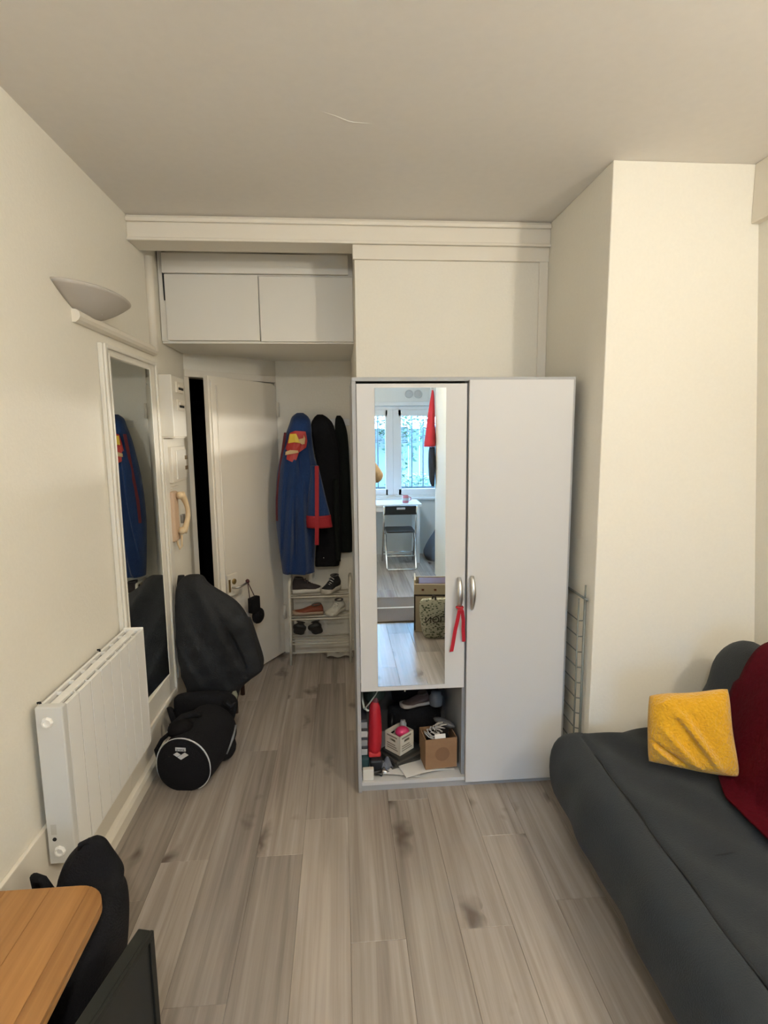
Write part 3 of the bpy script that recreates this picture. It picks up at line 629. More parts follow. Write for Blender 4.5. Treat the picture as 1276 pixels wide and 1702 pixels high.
# ============================================================ NICHE: coats, rail, shoe rack
rail = thing('coat_rail', 'white hook rail on the wall holding the three coats', 'coat rail', (-.15, YB-.02, 1.70))
bx('board', -.34, YB-.008, 1.665, .07, YB, 1.715, white_pl, rail, bevel=.003)
for x in (-.27, -.14, -.005):
    MB().tube([(x, YB-.018, 1.70), (x, YB-(.034 if x > -.05 else .06), 1.70), (x, YB-(.036 if x > -.05 else .072), 1.712)], .006, 8).build('hook', chrome_m, rail, smooth=True)
blue_m = mat('blue_fleece', (.010, .034, .115), .85, bump=.4, scale=120, var=.12, spec=.2, sheen=.2)
cred_m = mat('coat_red', (.30, .008, .014), .75, bump=.2, scale=120)
bc = thing('blue_robe', 'royal blue hooded robe with red cuff and a red and yellow chest patch', 'robe', (-.31, 3.86, .66))
def ridge(x, z, a, b, amp, w):
    (ax_, az), (bx_, bz) = a, b; dx, dz = bx_-ax_, bz-az; L2 = dx*dx+dz*dz
    t = max(0, min(1, ((x-ax_)*dx+(z-az)*dz)/L2)); d = sqrt((x-ax_-dx*t)**2+(z-az-dz*t)**2)
    side = ((x-ax_)*dz-(z-az)*dx)
    k = w if side > 0 else w*.35
    return amp*math.exp(-(d/k)**2)*(.55+.45*sin(pi*t))
def rdisp(x, z):
    f = ridge(x, z, (-.30, 1.42), (-.37, .68), .045, .045)+ridge(x, z, (-.26, 1.30), (-.255, .68), .050, .05)+ridge(x, z, (-.36, 1.50), (-.43, .75), .032, .03)
    f += ridge(x, z, (-.225, 1.55), (-.165, 1.15), .020, .03)-ridge(x, z, (-.305, 1.25), (-.325, .80), .040, .018)-ridge(x, z, (-.275, 1.46), (-.262, 1.22), .024, .014)
    return f+.003*sin(35*x-12*z)
BR = [(1.752, -.292, -.248, .012, 3.86), (1.725, -.325, -.215, .042, 3.855), (1.68, -.342, -.198, .06, 3.845), (1.58, -.378, -.192, .07, 3.83), (1.46, -.408, -.178, .08, 3.815),
      (1.34, -.432, -.150, .085, 3.805), (1.18, -.447, -.150, .088, 3.80), (1.03, -.450, -.165, .086, 3.80), (.88, -.440, -.185, .08, 3.805), (.72, -.425, -.198, .075, 3.81), (.655, -.418, -.20, .07, 3.81)]
cloth(BR, 'body', blue_m, bc, 140, 110, [(.004, 6, .4, 1.5)], exp=.8, disp=rdisp)
# sleeve with cuff, red front edges
cloth([(1.40, -.205, -.150, .03, 3.727), (1.30, -.21, -.13, .045, 3.722), (1.18, -.225, -.105, .05, 3.717), (1.06, -.238, -.078, .052, 3.717)], 'sleeve', blue_m, bc, 40, 16, [(.006, 4, .3, 1)])
cloth([(1.068, -.240, -.076, .054, 3.717), (1.03, -.243, -.072, .056, 3.717), (.985, -.238, -.066, .055, 3.717)], 'cuff', cred_m, bc, 40, 6, [(.006, 4, 1.3, 0)], label='red cuff')
rbm = MB(); ribbon(rbm, [(-.158, 3.674, 1.40), (-.160, 3.662, 1.28), (-.163, 3.656, 1.15), (-.166, 3.654, 1.02), (-.170, 3.662, .92), (-.172, 3.672, .872)], (.013, -.002, 0))
rbm.build('front_edging', cred_m, bc, solid=.006, label='red edging strip')
rbm = MB(); ribbon(rbm, [(-.366, 3.772, 1.62), (-.392, 3.757, 1.46), (-.415, 3.744, 1.32), (-.432, 3.744, 1.18), (-.437, 3.744, 1.03)], (.007, -.007, 0))
rbm.build('front_edging', mat('coat_dark_red', (.10, .008, .014), .8), bc, solid=.006, label='dark red edging at the far side')
MB().tube([(-.27, YB-.06, 1.71), (-.27, 3.88, 1.745), (-.27, 3.858, 1.75)], .004, 6).build('hanging_loop', blue_m, bc, smooth=True)
# chest patch lying on the folds
def robe_y(x, z):
    for i in range(len(BR)-1):
        if BR[i][0] >= z >= BR[i+1][0]:
            f = (BR[i][0]-z)/(BR[i][0]-BR[i+1][0]); q = [lerp(a, b, f) for a, b in zip(BR[i], BR[i+1])]
            t = max(-1, min(1, (x-(q[1]+q[2])/2)/((q[2]-q[1])/2))); return q[4]-q[3]*(1-abs(t)**(2/.85))**(.85/2)
    return 3.8
def patch(poly, material, off, name, label=None):
    """poly in pixels of the 5.3x crop; laid on the robe front"""
    pts = []
    for px, py in poly:
        x = ((430+px/5.317)-566)*.00418; z = 1.6-((650+py/5.317)-720.5)*.00412; pts.append((x, z))
    bm = bmesh.new(); vs = [bm.verts.new((x, 0, z)) for x, z in pts]; f = bm.faces.new(vs)
    bmesh.ops.triangulate(bm, faces=[f]); bmesh.ops.subdivide_edges(bm, edges=bm.edges[:], cuts=2)
    for v in bm.verts: v.co.y = robe_y(v.co.x, v.co.z)-off-.004*sin(60*v.co.x+20*v.co.z)
    me = bpy.data.meshes.new(name); bm.to_mesh(me); bm.free(); me.materials.append(material)
    o = bpy.data.objects.new(name, me); COL.objects.link(o); attach(o, bc)
    d = o.modifiers.new('s', 'SOLIDIFY'); d.thickness = .004; d.offset = 0
    if label: o['label'] = label
    return o
pr_m = mat('patch_red', (.40, .02, .012), .5); py_m = mat('patch_yellow', (.72, .50, .05), .4); pp_m = mat('patch_pale', (.55, .38, .18), .5)
patch([(345, 335), (430, 342), (442, 420), (432, 478), (372, 520), (350, 580), (315, 600), (240, 562), (270, 490), (290, 380), (300, 352)], pr_m, .018, 'chest_patch', 'red chest patch')
patch([(298, 362), (352, 360), (368, 395), (388, 440), (335, 432), (284, 440)], py_m, .024, 'patch_stripe', 'yellow part of the chest patch')
patch([(372, 408), (412, 398), (414, 372), (426, 400), (420, 448), (400, 452), (402, 425), (378, 428)], pp_m, .024, 'patch_stripe')
patch([(262, 512), (300, 498), (366, 502), (370, 520), (318, 530), (258, 540)], pp_m, .024, 'patch_stripe')

cloth([(1.742, -.155, -.118, .012, 3.90), (1.715, -.182, -.080, .036, 3.90), (1.66, -.200, -.045, .034, 3.895), (1.5, -.185, -.010, .036, 3.895), (1.3, -.156, -.004, .036, 3.895), (1.0, -.166, -.002, .036, 3.895), (.80, -.190, -.008, .036, 3.895), (.675, -.200, -.030, .034, 3.895)],
      'black_coat', black_m, None, 72, 40, [(.007, 5, .9, 1.5), (.004, 11, .2, 2)], exp=.6)
o = bpy.data.objects['black_coat']; o.name = 'coat_body'
bk = thing('black_coat', 'long black hooded coat hanging between the blue robe and the wardrobe', 'coat', (-.15, 3.89, .67)); attach(o, bk)
MB().ball((-.135, 3.853, .742), (.005, .004, .005), 6).build('button', chrome_m, bk, smooth=True)
MB().tube([(-.14, YB-.06, 1.71), (-.14, 3.925, 1.735), (-.14, 3.90, 1.74)], .004, 6).build('hanging_loop', black_m, bk, smooth=True)
dk = thing('dark_jacket', 'narrow dark jacket on the hook nearest the wardrobe', 'jacket', (.01, 3.9, .75))
dj_m = mat('dark_green_cloth', (.0055, .0075, .0065), .85, bump=.3, scale=150, spec=.2)
cloth([(1.735, -.022, .004, .008, 3.93), (1.70, -.034, .026, .02, 3.94), (1.6, -.036, .050, .017, 3.944), (1.4, -.030, .060, .017, 3.946), (1.1, -.028, .066, .017, 3.946), (.9, -.026, .070, .017, 3.946), (.76, -.012, .068, .016, 3.946)], 'body', dj_m, dk, 48, 34, [(.008, 5, .5, 2)], exp=.65)
cloth([(1.3, -.055, -.018, .018, 3.83), (1.0, -.06, -.02, .019, 3.825), (.72, -.05, -.015, .016, 3.83)], 'sleeve', dj_m, dk, 24, 14, [(.004, 3, .5, 2)])

# shoe rack
sr = thing('shoe_rack', 'white metal shoe rack against the niche wall under the coats', 'shoe rack', (-.17, 3.84, 0))
srm = mat('rack_white', (.62, .58, .48), .4)
RY_F, RY_B = 3.76, 3.945
for x in (-.375, .045):
    MB().tube([(x-.004, RY_F-.01, 0), (x, RY_F, .20), (x, RY_F, .56), (x+.006, RY_F+.02, .60)], .010, 10).build('post', srm, sr, smooth=True)
    MB().tube([(x, RY_B, 0), (x, RY_B, .59), (x+.005, RY_B-.03, .605)], .010, 10).build('post', srm, sr, smooth=True)
    MB().tube([(x+.005, RY_F+.02, .60), (x+.005, RY_B-.03, .605)], .009, 10).build('side_bar', srm, sr, smooth=True)
SHZ = (.485, .325, .145, .075)
for z in SHZ[:3]:
    for y, dz in ((RY_F+.006, 0), (RY_F+.065, 0), (RY_F+.12, 0), (RY_B-.008, 0)):
        MB().tube([(-.375, y, z+dz), (.045, y, z+dz)], .005 if y > RY_F+.01 else .006, 8).build('shelf_bar', srm, sr, smooth=True)
MB().tube([(-.375, RY_F+.02, .075), (.045, RY_F+.02, .075)], .005, 8).build('shelf_bar', srm, sr, smooth=True)
ups = [('trainer_black', (.012, .012, .014))]
dkm = mat('black_mesh', (.012, .0115, .013), .8, bump=.3, scale=200); brm = mat('dark_brown_mesh', (.035, .024, .022), .8, bump=.3, scale=200)
solem = mat('sole_white', (.55, .52, .45), .55); lacem = mat('lace_grey', (.32, .30, .28), .8)
def put_shoe(x, y, z, rot, tilt, label, up, sole, lace, grp, L=.25, W=.092, H=.095, low=1.0, name='trainer'):
    t = thing(name, label, 'shoe', (x, y, z), grp)
    shoe(t, rotz(x, y, z, rot) @ Matrix.Rotation(tilt, 4, 'X'), up, sole, lace, L, W, H, low); return t
T0 = .4915
put_shoe(-.258, 3.850, T0, -1.50, .0, 'black trainer with brown laces seen side-on on the top shelf', brm, solem, mat('lace_brown', (.20, .13, .11), .8), 'shoes on the top shelf of the rack', .20, .095, .115)
put_shoe(-.088, 3.850, T0, 2.62, .0, 'black trainer with pale laces turned toe outwards on the top shelf', dkm, solem, mat('lace_pale', (.55, .52, .5), .8), 'shoes on the top shelf of the rack', .185, .09, .115)
T1 = .3315
put_shoe(-.255, 3.850, T1, 1.66, .0, 'rust orange flat shoe on the middle shelf', mat('rust_suede', (.22, .055, .022), .7, var=.1, scale=30), mat('sole_tan', (.36, .25, .17), .6), None, None, .215, .09, .085, .85, 'flat_shoe')
put_shoe(-.060, 3.850, T1, 2.62, .0, 'white sneaker with dark eyelets on the middle shelf', mat('white_leather', (.62, .60, .53), .5), mat('sole_cream', (.62, .59, .50), .5), mat('lace_white', (.6, .58, .52), .8), None, .185, .092, .095, .95, 'sneaker')
T2 = .145+.0065
for k, (x, rz) in enumerate(((-.318, .22), (-.206, -.22))):
    Mh = Matrix.Translation((x, 3.855, T2+.086)) @ Matrix.Rotation(rz, 4, 'Y') @ Matrix.Rotation(-.57, 4, 'X') @ Matrix.Rotation(pi, 4, 'Z') @ Matrix.Translation((0, 0, -.033))
    t = thing('dress_shoe', ['black shoe leaning toe down at the outer end of the bottom shelf', 'black shoe leaning toe down beside its mate on the bottom shelf'][k], 'shoe', (x, 3.86, T2), 'black shoes leaning on the bottom shelf')
    shoe(t, Mh, mat('black_leather', (.009, .009, .011), .45), mat('black_sole', (.008, .008, .008), .6), None, .185, .092, .085, 1.0)
cr_ = MB(); cr_.grid(lambda u, v: (-.13+.19*u, 3.84+.08*v, .012+.02*abs(sin(5*u+2*v))*sin(pi*v)+.008*sin(11*u)), 16, 10)
tag(cr_.build('crumpled_bag', mat('pale_plastic', (.45, .42, .36), .5), smooth=True, solid=.003), 'pale crumpled bag on the floor under the shoe rack', 'bag')

# little black bag on the door handle
hbg = thing('small_black_bag', 'small black bag hanging by a red-brown cord from the door handle', 'bag', dpt(DW*.76, .45, .08))
c0 = V(dpt(DW-.185, .672, .068))
rbc = mat('cord_dark_red', (.06, .012, .015), .7)
MB().ball(c0+V((0, 0, .002)), (.013, .013, .014), 8).build('cord_loop', rbc, hbg, smooth=True)
e1, e2 = V(dpt(DW-.195, .555, .072)), V(dpt(DW-.245, .555, .072))
MB().tube([c0, e1], .003, 6).build('cord', rbc, hbg, smooth=True); MB().tube([c0, e2], .003, 6).build('cord', rbc, hbg, smooth=True)
Mb_ = Matrix(((-du.x, 0, dn.x, 0), (-du.y, 0, dn.y, 0), (0, 1, 0, 0), (0, 0, 0, 1)))
cc = V(dpt(DW-.235, .50, .075)); Mb_.translation = cc
MB().box(-.045, -.045, -.02, .040, .058, .02, Mb_).build('body', black_m, hbg, bevel=.008)
cc2 = V(dpt(DW-.27, .42, .075)); Mb_ = Mb_.copy(); Mb_.translation = cc2
MB().ball((0, 0, 0), (.055, .055, .03), 8, Mb_).build('pouch', black_m, hbg, smooth=True)

# ============================================================ jacket on a chair, duffel bag, rucksack
ch = thing('wooden_chair', 'dark wooden chair almost hidden under the charcoal jacket', 'chair', (-.74, 3.13, 0))
for x in (-.90, -.64):
    MB().tube([(x, 3.10, 0), (x, 3.10, .42)], .014, 8).build('leg', darkwood_m, ch, smooth=True)
    MB().tube([(x, 3.33, 0), (x, 3.31, .42)], .014, 8).build('leg', darkwood_m, ch, smooth=True)
bx('seat', -.92, 3.08, .42, -.62, 3.33, .445, darkwood_m, ch, bevel=.006)
MB().tube([(-.90, 3.10, .44), (-.90, 3.10, .80)], .014, 8).build('back_post', darkwood_m, ch, smooth=True)
MB().tube([(-.64, 3.10, .44), (-.64, 3.10, .64)], .014, 8).build('back_post', darkwood_m, ch, smooth=True)
jk = thing('charcoal_jacket', 'charcoal jacket with a small pale emblem draped over the chair', 'jacket', (-.72, 3.0, .13))
jk_m = mat('charcoal_cloth', (.0135, .0145, .0165), .75, bump=.35, scale=160, var=.1, spec=.3)
def jdisp(x, z):
    f = ridge(x, z, (-.79, .82), (-.56, .34), .040, .06)+ridge(x, z, (-.72, .74), (-.53, .55), .022, .045)+ridge(x, z, (-.88, .66), (-.62, .20), .030, .07)
    f += ridge(x, z, (-.90, .50), (-.76, .24), .018, .05)-ridge(x, z, (-.62, .56), (-.54, .36), .035, .022)-ridge(x, z, (-.80, .58), (-.70, .42), .012, .02)
    return f+.004*sin(40*x+25*z)+.003*sin(60*z-30*x)
JR = [(.848, -.845, -.79, .008, 3.045), (.835, -.875, -.765, .03, 3.035), (.79, -.905, -.725, .05, 3.015), (.70, -.91, -.59, .06, 2.995), (.60, -.912, -.525, .068, 2.985), (.50, -.912, -.497, .07, 2.98), (.40, -.908, -.472, .07, 2.975), (.350, -.90, -.460, .068, 2.97), (.322, -.898, -.455, .067, 2.97), (.300, -.895, -.475, .064, 2.967), (.26, -.88, -.53, .060, 2.965), (.22, -.86, -.575, .05, 2.96), (.165, -.81, -.595, .035, 2.955), (.13, -.73, -.615, .014, 2.955)]
cloth(JR, 'body', jk_m, jk, 120, 90, [(.006, 5, .8, 3.0)], exp=.62, disp=jdisp)
# the empty sleeve hanging behind, towards the door
cloth([(.60, -.565, -.515, .02, 3.015), (.50, -.545, -.487, .03, 3.01), (.36, -.53, -.452, .034, 3.0), (.30, -.545, -.47, .03, 3.0)], 'sleeve', mat('charcoal_lining', (.007, .0075, .009), .8, bump=.3, scale=160), jk, 30, 16, [(.004, 4, .3, 2)])
cloth([(.845, -.905, -.87, .012, 3.045), (.80, -.912, -.87, .02, 3.04), (.76, -.912, -.88, .02, 3.035)], 'collar', jk_m, jk, 24, 8, [(.003, 3, 1, 1)])
MB().tube([(-.665, 2.888, .205), (-.648, 2.886, .222), (-.628, 2.886, .226), (-.615, 2.887, .215), (-.625, 2.887, .205), (-.645, 2.887, .203), (-.655, 2.888, .212)], .0022, 6).build('emblem', mat('emblem_grey', (.28, .29, .30), .6), jk, label='pale swirl emblem')
cloth([(.225, -.615, -.595, .008, 2.91), (.20, -.622, -.586, .012, 2.905), (.16, -.615, -.598, .008, 2.905)], 'label_tab', mat('olive_tab', (.20, .20, .14), .7), jk, 12, 6)

# second black bag behind the duffel
b2_ = thing('black_rucksack', 'limp black rucksack lying between the duffel bag and the chair', 'bag', (-.73, 2.86, 0))
cloth([(.262, -.86, -.66, .02, 2.825), (.245, -.895, -.60, .04, 2.825), (.19, -.90, -.575, .052, 2.825), (.10, -.90, -.60, .055, 2.825), (.02, -.89, -.62, .05, 2.825), (0, -.87, -.64, .045, 2.825)], 'body', black_m, b2_, 60, 20, [(.012, 5, .3, 2), (.006, 9, 1, 2)], exp=.8)
MB().tube([(-.895, 2.78, .19), (-.90, 2.745, .225), (-.885, 2.725, .20), (-.875, 2.73, .15), (-.89, 2.755, .12)], .014, 8, flat=.6).build('strap', black_m, b2_, smooth=True)
MB().tube([(-.62, 2.77, .235), (-.59, 2.745, .215), (-.565, 2.74, .245)], [.02, .016, .006], 8).build('strap', black_m, b2_, smooth=True)

# duffel
df = thing('duffel_bag', 'round-ended black duffel bag with white piping and logo on the floor', 'bag', (-.68, 2.55, 0))
ax_ = V((.055, .30, 0)).normalized(); sd_ = V((ax_.y, -ax_.x, 0)); c0 = V((-.742, 2.395, .122))
DL = .36
Md = Matrix(((sd_.x, 0, ax_.x, c0.x), (sd_.y, 0, ax_.y, c0.y), (0, 1, 0, c0.z), (0, 0, 0, 1)))   # local x: sideways, y: up, z: along
def d_sec(a, rx_, ry_): 
    x, y = rx_*cos(a), ry_*sin(a)
    if y < 0: x *= 1.0+.06*(-y/ry_); y = max(y, -.120)
    return x, y
mb = MB()
RSEC = [(-.012, .55), (-.006, .90), (0, 1.0), (.06, 1.02), (.14, 1.05), (.24, 1.07), (.31, 1.03), (.335, .95), (.35, .60)]
def fd(u, v):
    z, k = smooth_rows(RSEC, v); a = 2*pi*u; x, y = d_sec(a, .125*k, .128*k)
    f = 1+.03*sin(3*a+9*v)*sin(pi*v); return (x*f, y*f, z)
mb.grid(fd, 48, 32, Md, closeu=True); mb.f += [tuple(range(48)), tuple(range(32*48, 33*48))]
mb.build('body', black_m, df, smooth=True)
pp = [tuple(Md @ V((*d_sec(2*pi*i/48, .1262, .1292), .002))) for i in range(-8, 33)]
MB().tube(pp, .0036, 8).build('piping', mat('piping_white', (.55, .55, .54), .6), df, smooth=True, label='white piping round the end panel')
lgw = mat('logo_white', (.62, .61, .59), .6)
lg = MB().box(-.024, .078, -.0155, .024, .094, -.0125, Md).build('logo_plate', lgw, df)
# lettering faces the viewer: local -z
Mt = Md @ Matrix(((1, 0, 0, 0), (0, 1, 0, .086), (0, 0, 1, -.0162), (0, 0, 0, 1)))
flip = Matrix(((1, 0, 0, 0), (0, 1, 0, 0), (0, 0, -1, 0), (0, 0, 0, 1)))
text('lettering', 'arena', .017, Mt @ flip, mat('logo_ink', (.03, .03, .03), .6), lg, .0004)
def rhomb(cx, cy): return MB().prism([(cx-.0168, cy), (cx, cy-.0108), (cx+.0168, cy), (cx, cy+.0108)], -.0155, -.0125, Md)
for cx, cy in ((-.0185, .060), (.0185, .060), (0, .0475)): rhomb(cx, cy).build('logo_diamond', lgw, df)
# end pocket with a grey strip, carrying straps and the black cap on top
MB().tube([tuple(Md @ V((.118, -.06, .20))), tuple(Md @ V((.131, -.01, .25))), tuple(Md @ V((.130, .03, .31)))], [.010, .012, .008], 8, flat=.5).build('reflective_strip', mat('strip_grey', (.16, .17, .18), .5), df, smooth=True)
MB().ball(Md @ V((.085, -.07, .27)), (.055, .09, .05), 10).build('end_pocket', black_m, df, smooth=True)
MB().tube([tuple(Md @ V(p)) for p in ((-.07, .105, .06), (-.085, .14, .09), (-.06, .155, .14), (-.02, .158, .17), (0, .14, .2))], .018, 10, flat=.7).build('strap', black_m, df, smooth=True)
MB().ball(Md @ V((-.045, .132, .085)), (.058, .06, .030), 10).build('strap_pad', mat('black_pad', (.006, .0055, .006), .9, spec=.1), df, smooth=True)
MB().tube([tuple(Md @ V(p)) for p in ((-.125, .02, .02), (-.14, .05, .03), (-.12, .09, .05), (-.09, .115, .06))], .012, 8, flat=.6).build('strap', black_m, df, smooth=True)

# ============================================================ FOREGROUND LEFT: pine table, black backpack, flat screen
tb = thing('pine_table', 'low pine table with rounded corners against the radiator wall', 'table', (-.75, .9, 0))
def rrect(x0, y0, x1, y1, r, n=8):
    out = []
    for cx, cy, a0 in ((x1-r, y0+r, -pi/2), (x1-r, y1-r, 0), (x0+r, y1-r, pi/2), (x0+r, y0+r, pi)):
        out += [(cx+r*cos(a0+pi/2*i/n), cy+r*sin(a0+pi/2*i/n)) for i in range(n+1)]
    return out
top_ = MB().prism(rrect(-.930, .30, -.590, 1.288, .075), .472, .488).build('tabletop', pine_m, tb, bevel=.004)
def clipx(poly, xa, xb):
    for lim, keep in ((xa, lambda p: p[0] >= xa), (xb, lambda p: p[0] <= xb)):
        out = []
        for i in range(len(poly)):
            p, q = poly[i], poly[(i+1) % len(poly)]
            if keep(p): out.append(p)
            if keep(p) != keep(q): t = (lim-p[0])/(q[0]-p[0]); out.append((lim, p[1]+t*(q[1]-p[1])))
        poly = out
    return poly
for xa, xb in ((-.931, -.8415), (-.8410, -.7355), (-.7350, -.6405), (-.6400, -.589)): MB().prism(clipx(rrect(-.930, .30, -.590, 1.288, .075), xa, xb), .4881, .50).build('board', pine_m, top_, bevel=.0012)
for x, y in ((-.90, .36), (-.62, .36), (-.90, .98), (-.64, .98)): bx('leg', x-.02, y-.02, 0, x+.02, y+.02, .472, pine_m, tb, bevel=.004)
bx('apron', -.915, .345, .42, -.605, .365, .472, pine_m, tb); bx('apron', -.915, .97, .42, -.635, .99, .472, pine_m, tb)
# backpack: leans along the end and the side of the table
bpk = thing('black_backpack', 'black backpack slumped on the floor at the end of the pine table', 'backpack', (-.62, 1.30, 0))
bpm = black_m
cloth([(.585, -.652, -.640, .008, 1.345), (.565, -.685, -.626, .022, 1.35), (.520, -.728, -.614, .036, 1.36), (.475, -.75, -.600, .05, 1.365), (.462, -.75, -.594, .06, 1.355), (.445, -.75, -.588, .09, 1.32), (.42, -.75, -.572, .13, 1.28), (.36, -.75, -.570, .15, 1.26), (.25, -.75, -.582, .17, 1.24), (.10, -.75, -.605, .18, 1.23), (0, -.73, -.62, .17, 1.23)], 'body', bpm, bpk, 64, 60, [(.005, 4, .4, 2), (.003, 9, 1, 3)], exp=.75)
MB().tube([(-.83, 1.425, 0), (-.835, 1.415, .25), (-.825, 1.385, .40), (-.812, 1.355, .475), (-.79, 1.35, .47), (-.765, 1.36, .40)], .011, 10).build('strap', bpm, bpk, smooth=True)
MB().tube([(-.69, 1.345, .545), (-.68, 1.335, .574), (-.66, 1.335, .585), (-.648, 1.34, .565)], .007, 8).build('handle', bpm, bpk, smooth=True)
# flat screen on its foot
tv = thing('flat_screen', 'black framed flat screen standing on the floor next to the pine table', 'screen', (-.48, .95, 0))
P0 = V((-.449, 1.144, 0)); P1 = V((-.560, .67, 0)); su = (P1-P0).normalized(); sn_ = V((-su.y, su.x, 0))
if sn_.x < 0: sn_ = -sn_
SL = (P1-P0).length
SM = Matrix(((su.x, 0, sn_.x, P0.x), (su.y, 0, sn_.y, P0.y), (0, 1, 0, 0), (0, 0, 0, 1)))
bez = mat('bezel_black', (.012, .013, .011), .5, spec=.25)
MB().box(0, .08, -.030, SL, .50, 0, SM).build('housing', bez, tv, bevel=.003)
MB().box(0, .485, 0, SL, .50, .008, SM).build('bezel', bez, tv, bevel=.001); MB().box(0, .08, 0, SL, .105, .008, SM).build('bezel', bez, tv, bevel=.001)
MB().box(0, .105, 0, .016, .485, .008, SM).build('bezel', bez, tv, bevel=.001); MB().box(SL-.016, .105, 0, SL, .485, .008, SM).build('bezel', bez, tv, bevel=.001)
MB().box(.016, .105, 0, SL-.016, .485, .003, SM).build('panel', mat('screen_dark', (.02, .021, .02), .5, spec=.2), tv)
MB().box(SL*.3-.03, .012, -.028, SL*.3+.03, .09, -.006, SM).build('neck', bez, tv); MB().box(SL*.3-.10, 0, -.05, SL*.3+.10, .014, .06, SM).build('foot', bez, tv, bevel=.004)

# ============================================================ SOFA
sf = thing('sofa_bed', 'charcoal clic-clac sofa bed along the wall', 'sofa', (1.2, 1.1, 0))
SY0, SY1 = .50, 2.045
def skew(y): return .032*(y-1.0)
def prof_body(name, prof, y0, y1, rnd, bulge=None, nv=40):
    """closed profile [(x,z)] swept along Y with rounded ends"""
    mb = MB(); n = len(prof); cx = sum(p[0] for p in prof)/n; cz = sum(p[1] for p in prof)/n
    ts = []
    for j in range(nv+1):
        t = j/nv; 
        if t < .15: q = t/.15; y = y0+rnd*(1-cos(q*pi/2)); k = sin(q*pi/2)
        elif t > .85: q = (1-t)/.15; y = y1-rnd*(1-cos(q*pi/2)); k = sin(q*pi/2)
        else: y = lerp(y0+rnd, y1-rnd, (t-.15)/.7); k = 1
        ts.append((y, max(0.02, k)))
    def sh(p, k, y):
        # shrink towards the profile's middle by the rounding radius only
        dx, dz = cx-p[0], cz-p[1]; l = sqrt(dx*dx+dz*dz) or 1; s = min(l, rnd*(1-k)*1.15)
        w_ = bulge(p, y) if bulge else (0, 0)
        return (p[0]+dx/l*s+skew(y)+w_[0], y, p[1]+dz/l*s+w_[1])
    vs = [sh(p, k, y) for y, k in ts for p in prof]
    fs = [(j*n+i, j*n+(i+1) % n, (j+1)*n+(i+1) % n, (j+1)*n+i) for j in range(nv) for i in range(n)]
    fs += [tuple(range(n)), tuple(range(nv*n, nv*n+n))]
    mb.add(vs, fs); return mb
def chaikin(p, it=2):
    for _ in range(it):
        q = []
        for i in range(len(p)):
            a, b = p[i], p[(i+1) % len(p)]; q += [(a[0]*.75+b[0]*.25, a[1]*.75+b[1]*.25), (a[0]*.25+b[0]*.75, a[1]*.25+b[1]*.75)]
        p = q
    return p
XS = .905
top = [(XS+.03+.03*i, .405) for i in range(12)]
seat = [(.86, .10), (.80, .145), (.778, .21), (.772, .285), (.783, .350), (.815, .392), (.865, .404), (XS-.012, .404), (XS, .392), (XS+.012, .404)] + top[1:] + [(1.30, .38), (1.32, .25), (1.28, .10)]
seat = chaikin(seat, 1)
def sb(p, y):
    if p[1] > .37 and p[0] > XS+.02: return (0, .006*sin(y*9)*sin((p[0]-XS)*9)+.004*sin(23*y+30*p[0]))
    if p[0] < .85: return (.006*sin(14*y)+.003*sin(31*y+9*p[1]), 0)
    return (0, 0)
MBs = prof_body('seat', seat, SY0, SY1, .05, sb, 70)
seat_o = MBs.build('seat', sofa_m, sf, smooth=True)
sm = MB(); sm.tube([(XS+skew(y)-.004+.004*sin(21*y), y, .402+.001*sin(9*y)) for y in [SY0+.1+i*(SY1-SY0-.28)/40 for i in range(41)]], [.0022+.004*(1-i/40) for i in range(41)], 6); sm.build('seam', seam_m, seat_o, smooth=True)
# tufts: dark strips laid on the seat for the shade in creases
for (x, y, a, l) in ((1.065, 1.43, 2.0, .10), (1.06, 1.35, .1, .07), (1.08, .95, 2.1, .1)):
    MB().tube([(x+cos(a)*l*(t-.5)+skew(y), y+sin(a)*l*(t-.5), .4065) for t in (0, .25, .5, .75, 1)], [.001, .003, .004, .003, .001], 6, flat=.5).build('crease_shade', seam_m, seat_o, smooth=True)
back = chaikin([(1.275, .405), (1.30, .50), (1.345, .62), (1.375, .70), (1.405, .765), (1.45, .805), (1.50, .815), (1.55, .79), (1.575, .72), (1.52, .58), (1.46, .42), (1.40, .34), (1.33, .34)], 1)
prof_body('backrest', back, SY0, SY1-.06, .10, lambda p, y: (.004*sin(11*y+7*p[1]), 0), 50).build('backrest', sofa_m, sf, smooth=True)
for x, y in ((.95, .55), (1.25, .55), (.95, 1.85), (1.25, 1.85)): MB().tube([(x, y, 0), (x, y, .13)], [.018, .024], 10).build('leg', blackpl_m, sf, smooth=True)
bx('base_frame', .92, .55, .09, 1.40, 1.90, .13, blackpl_m, sf)
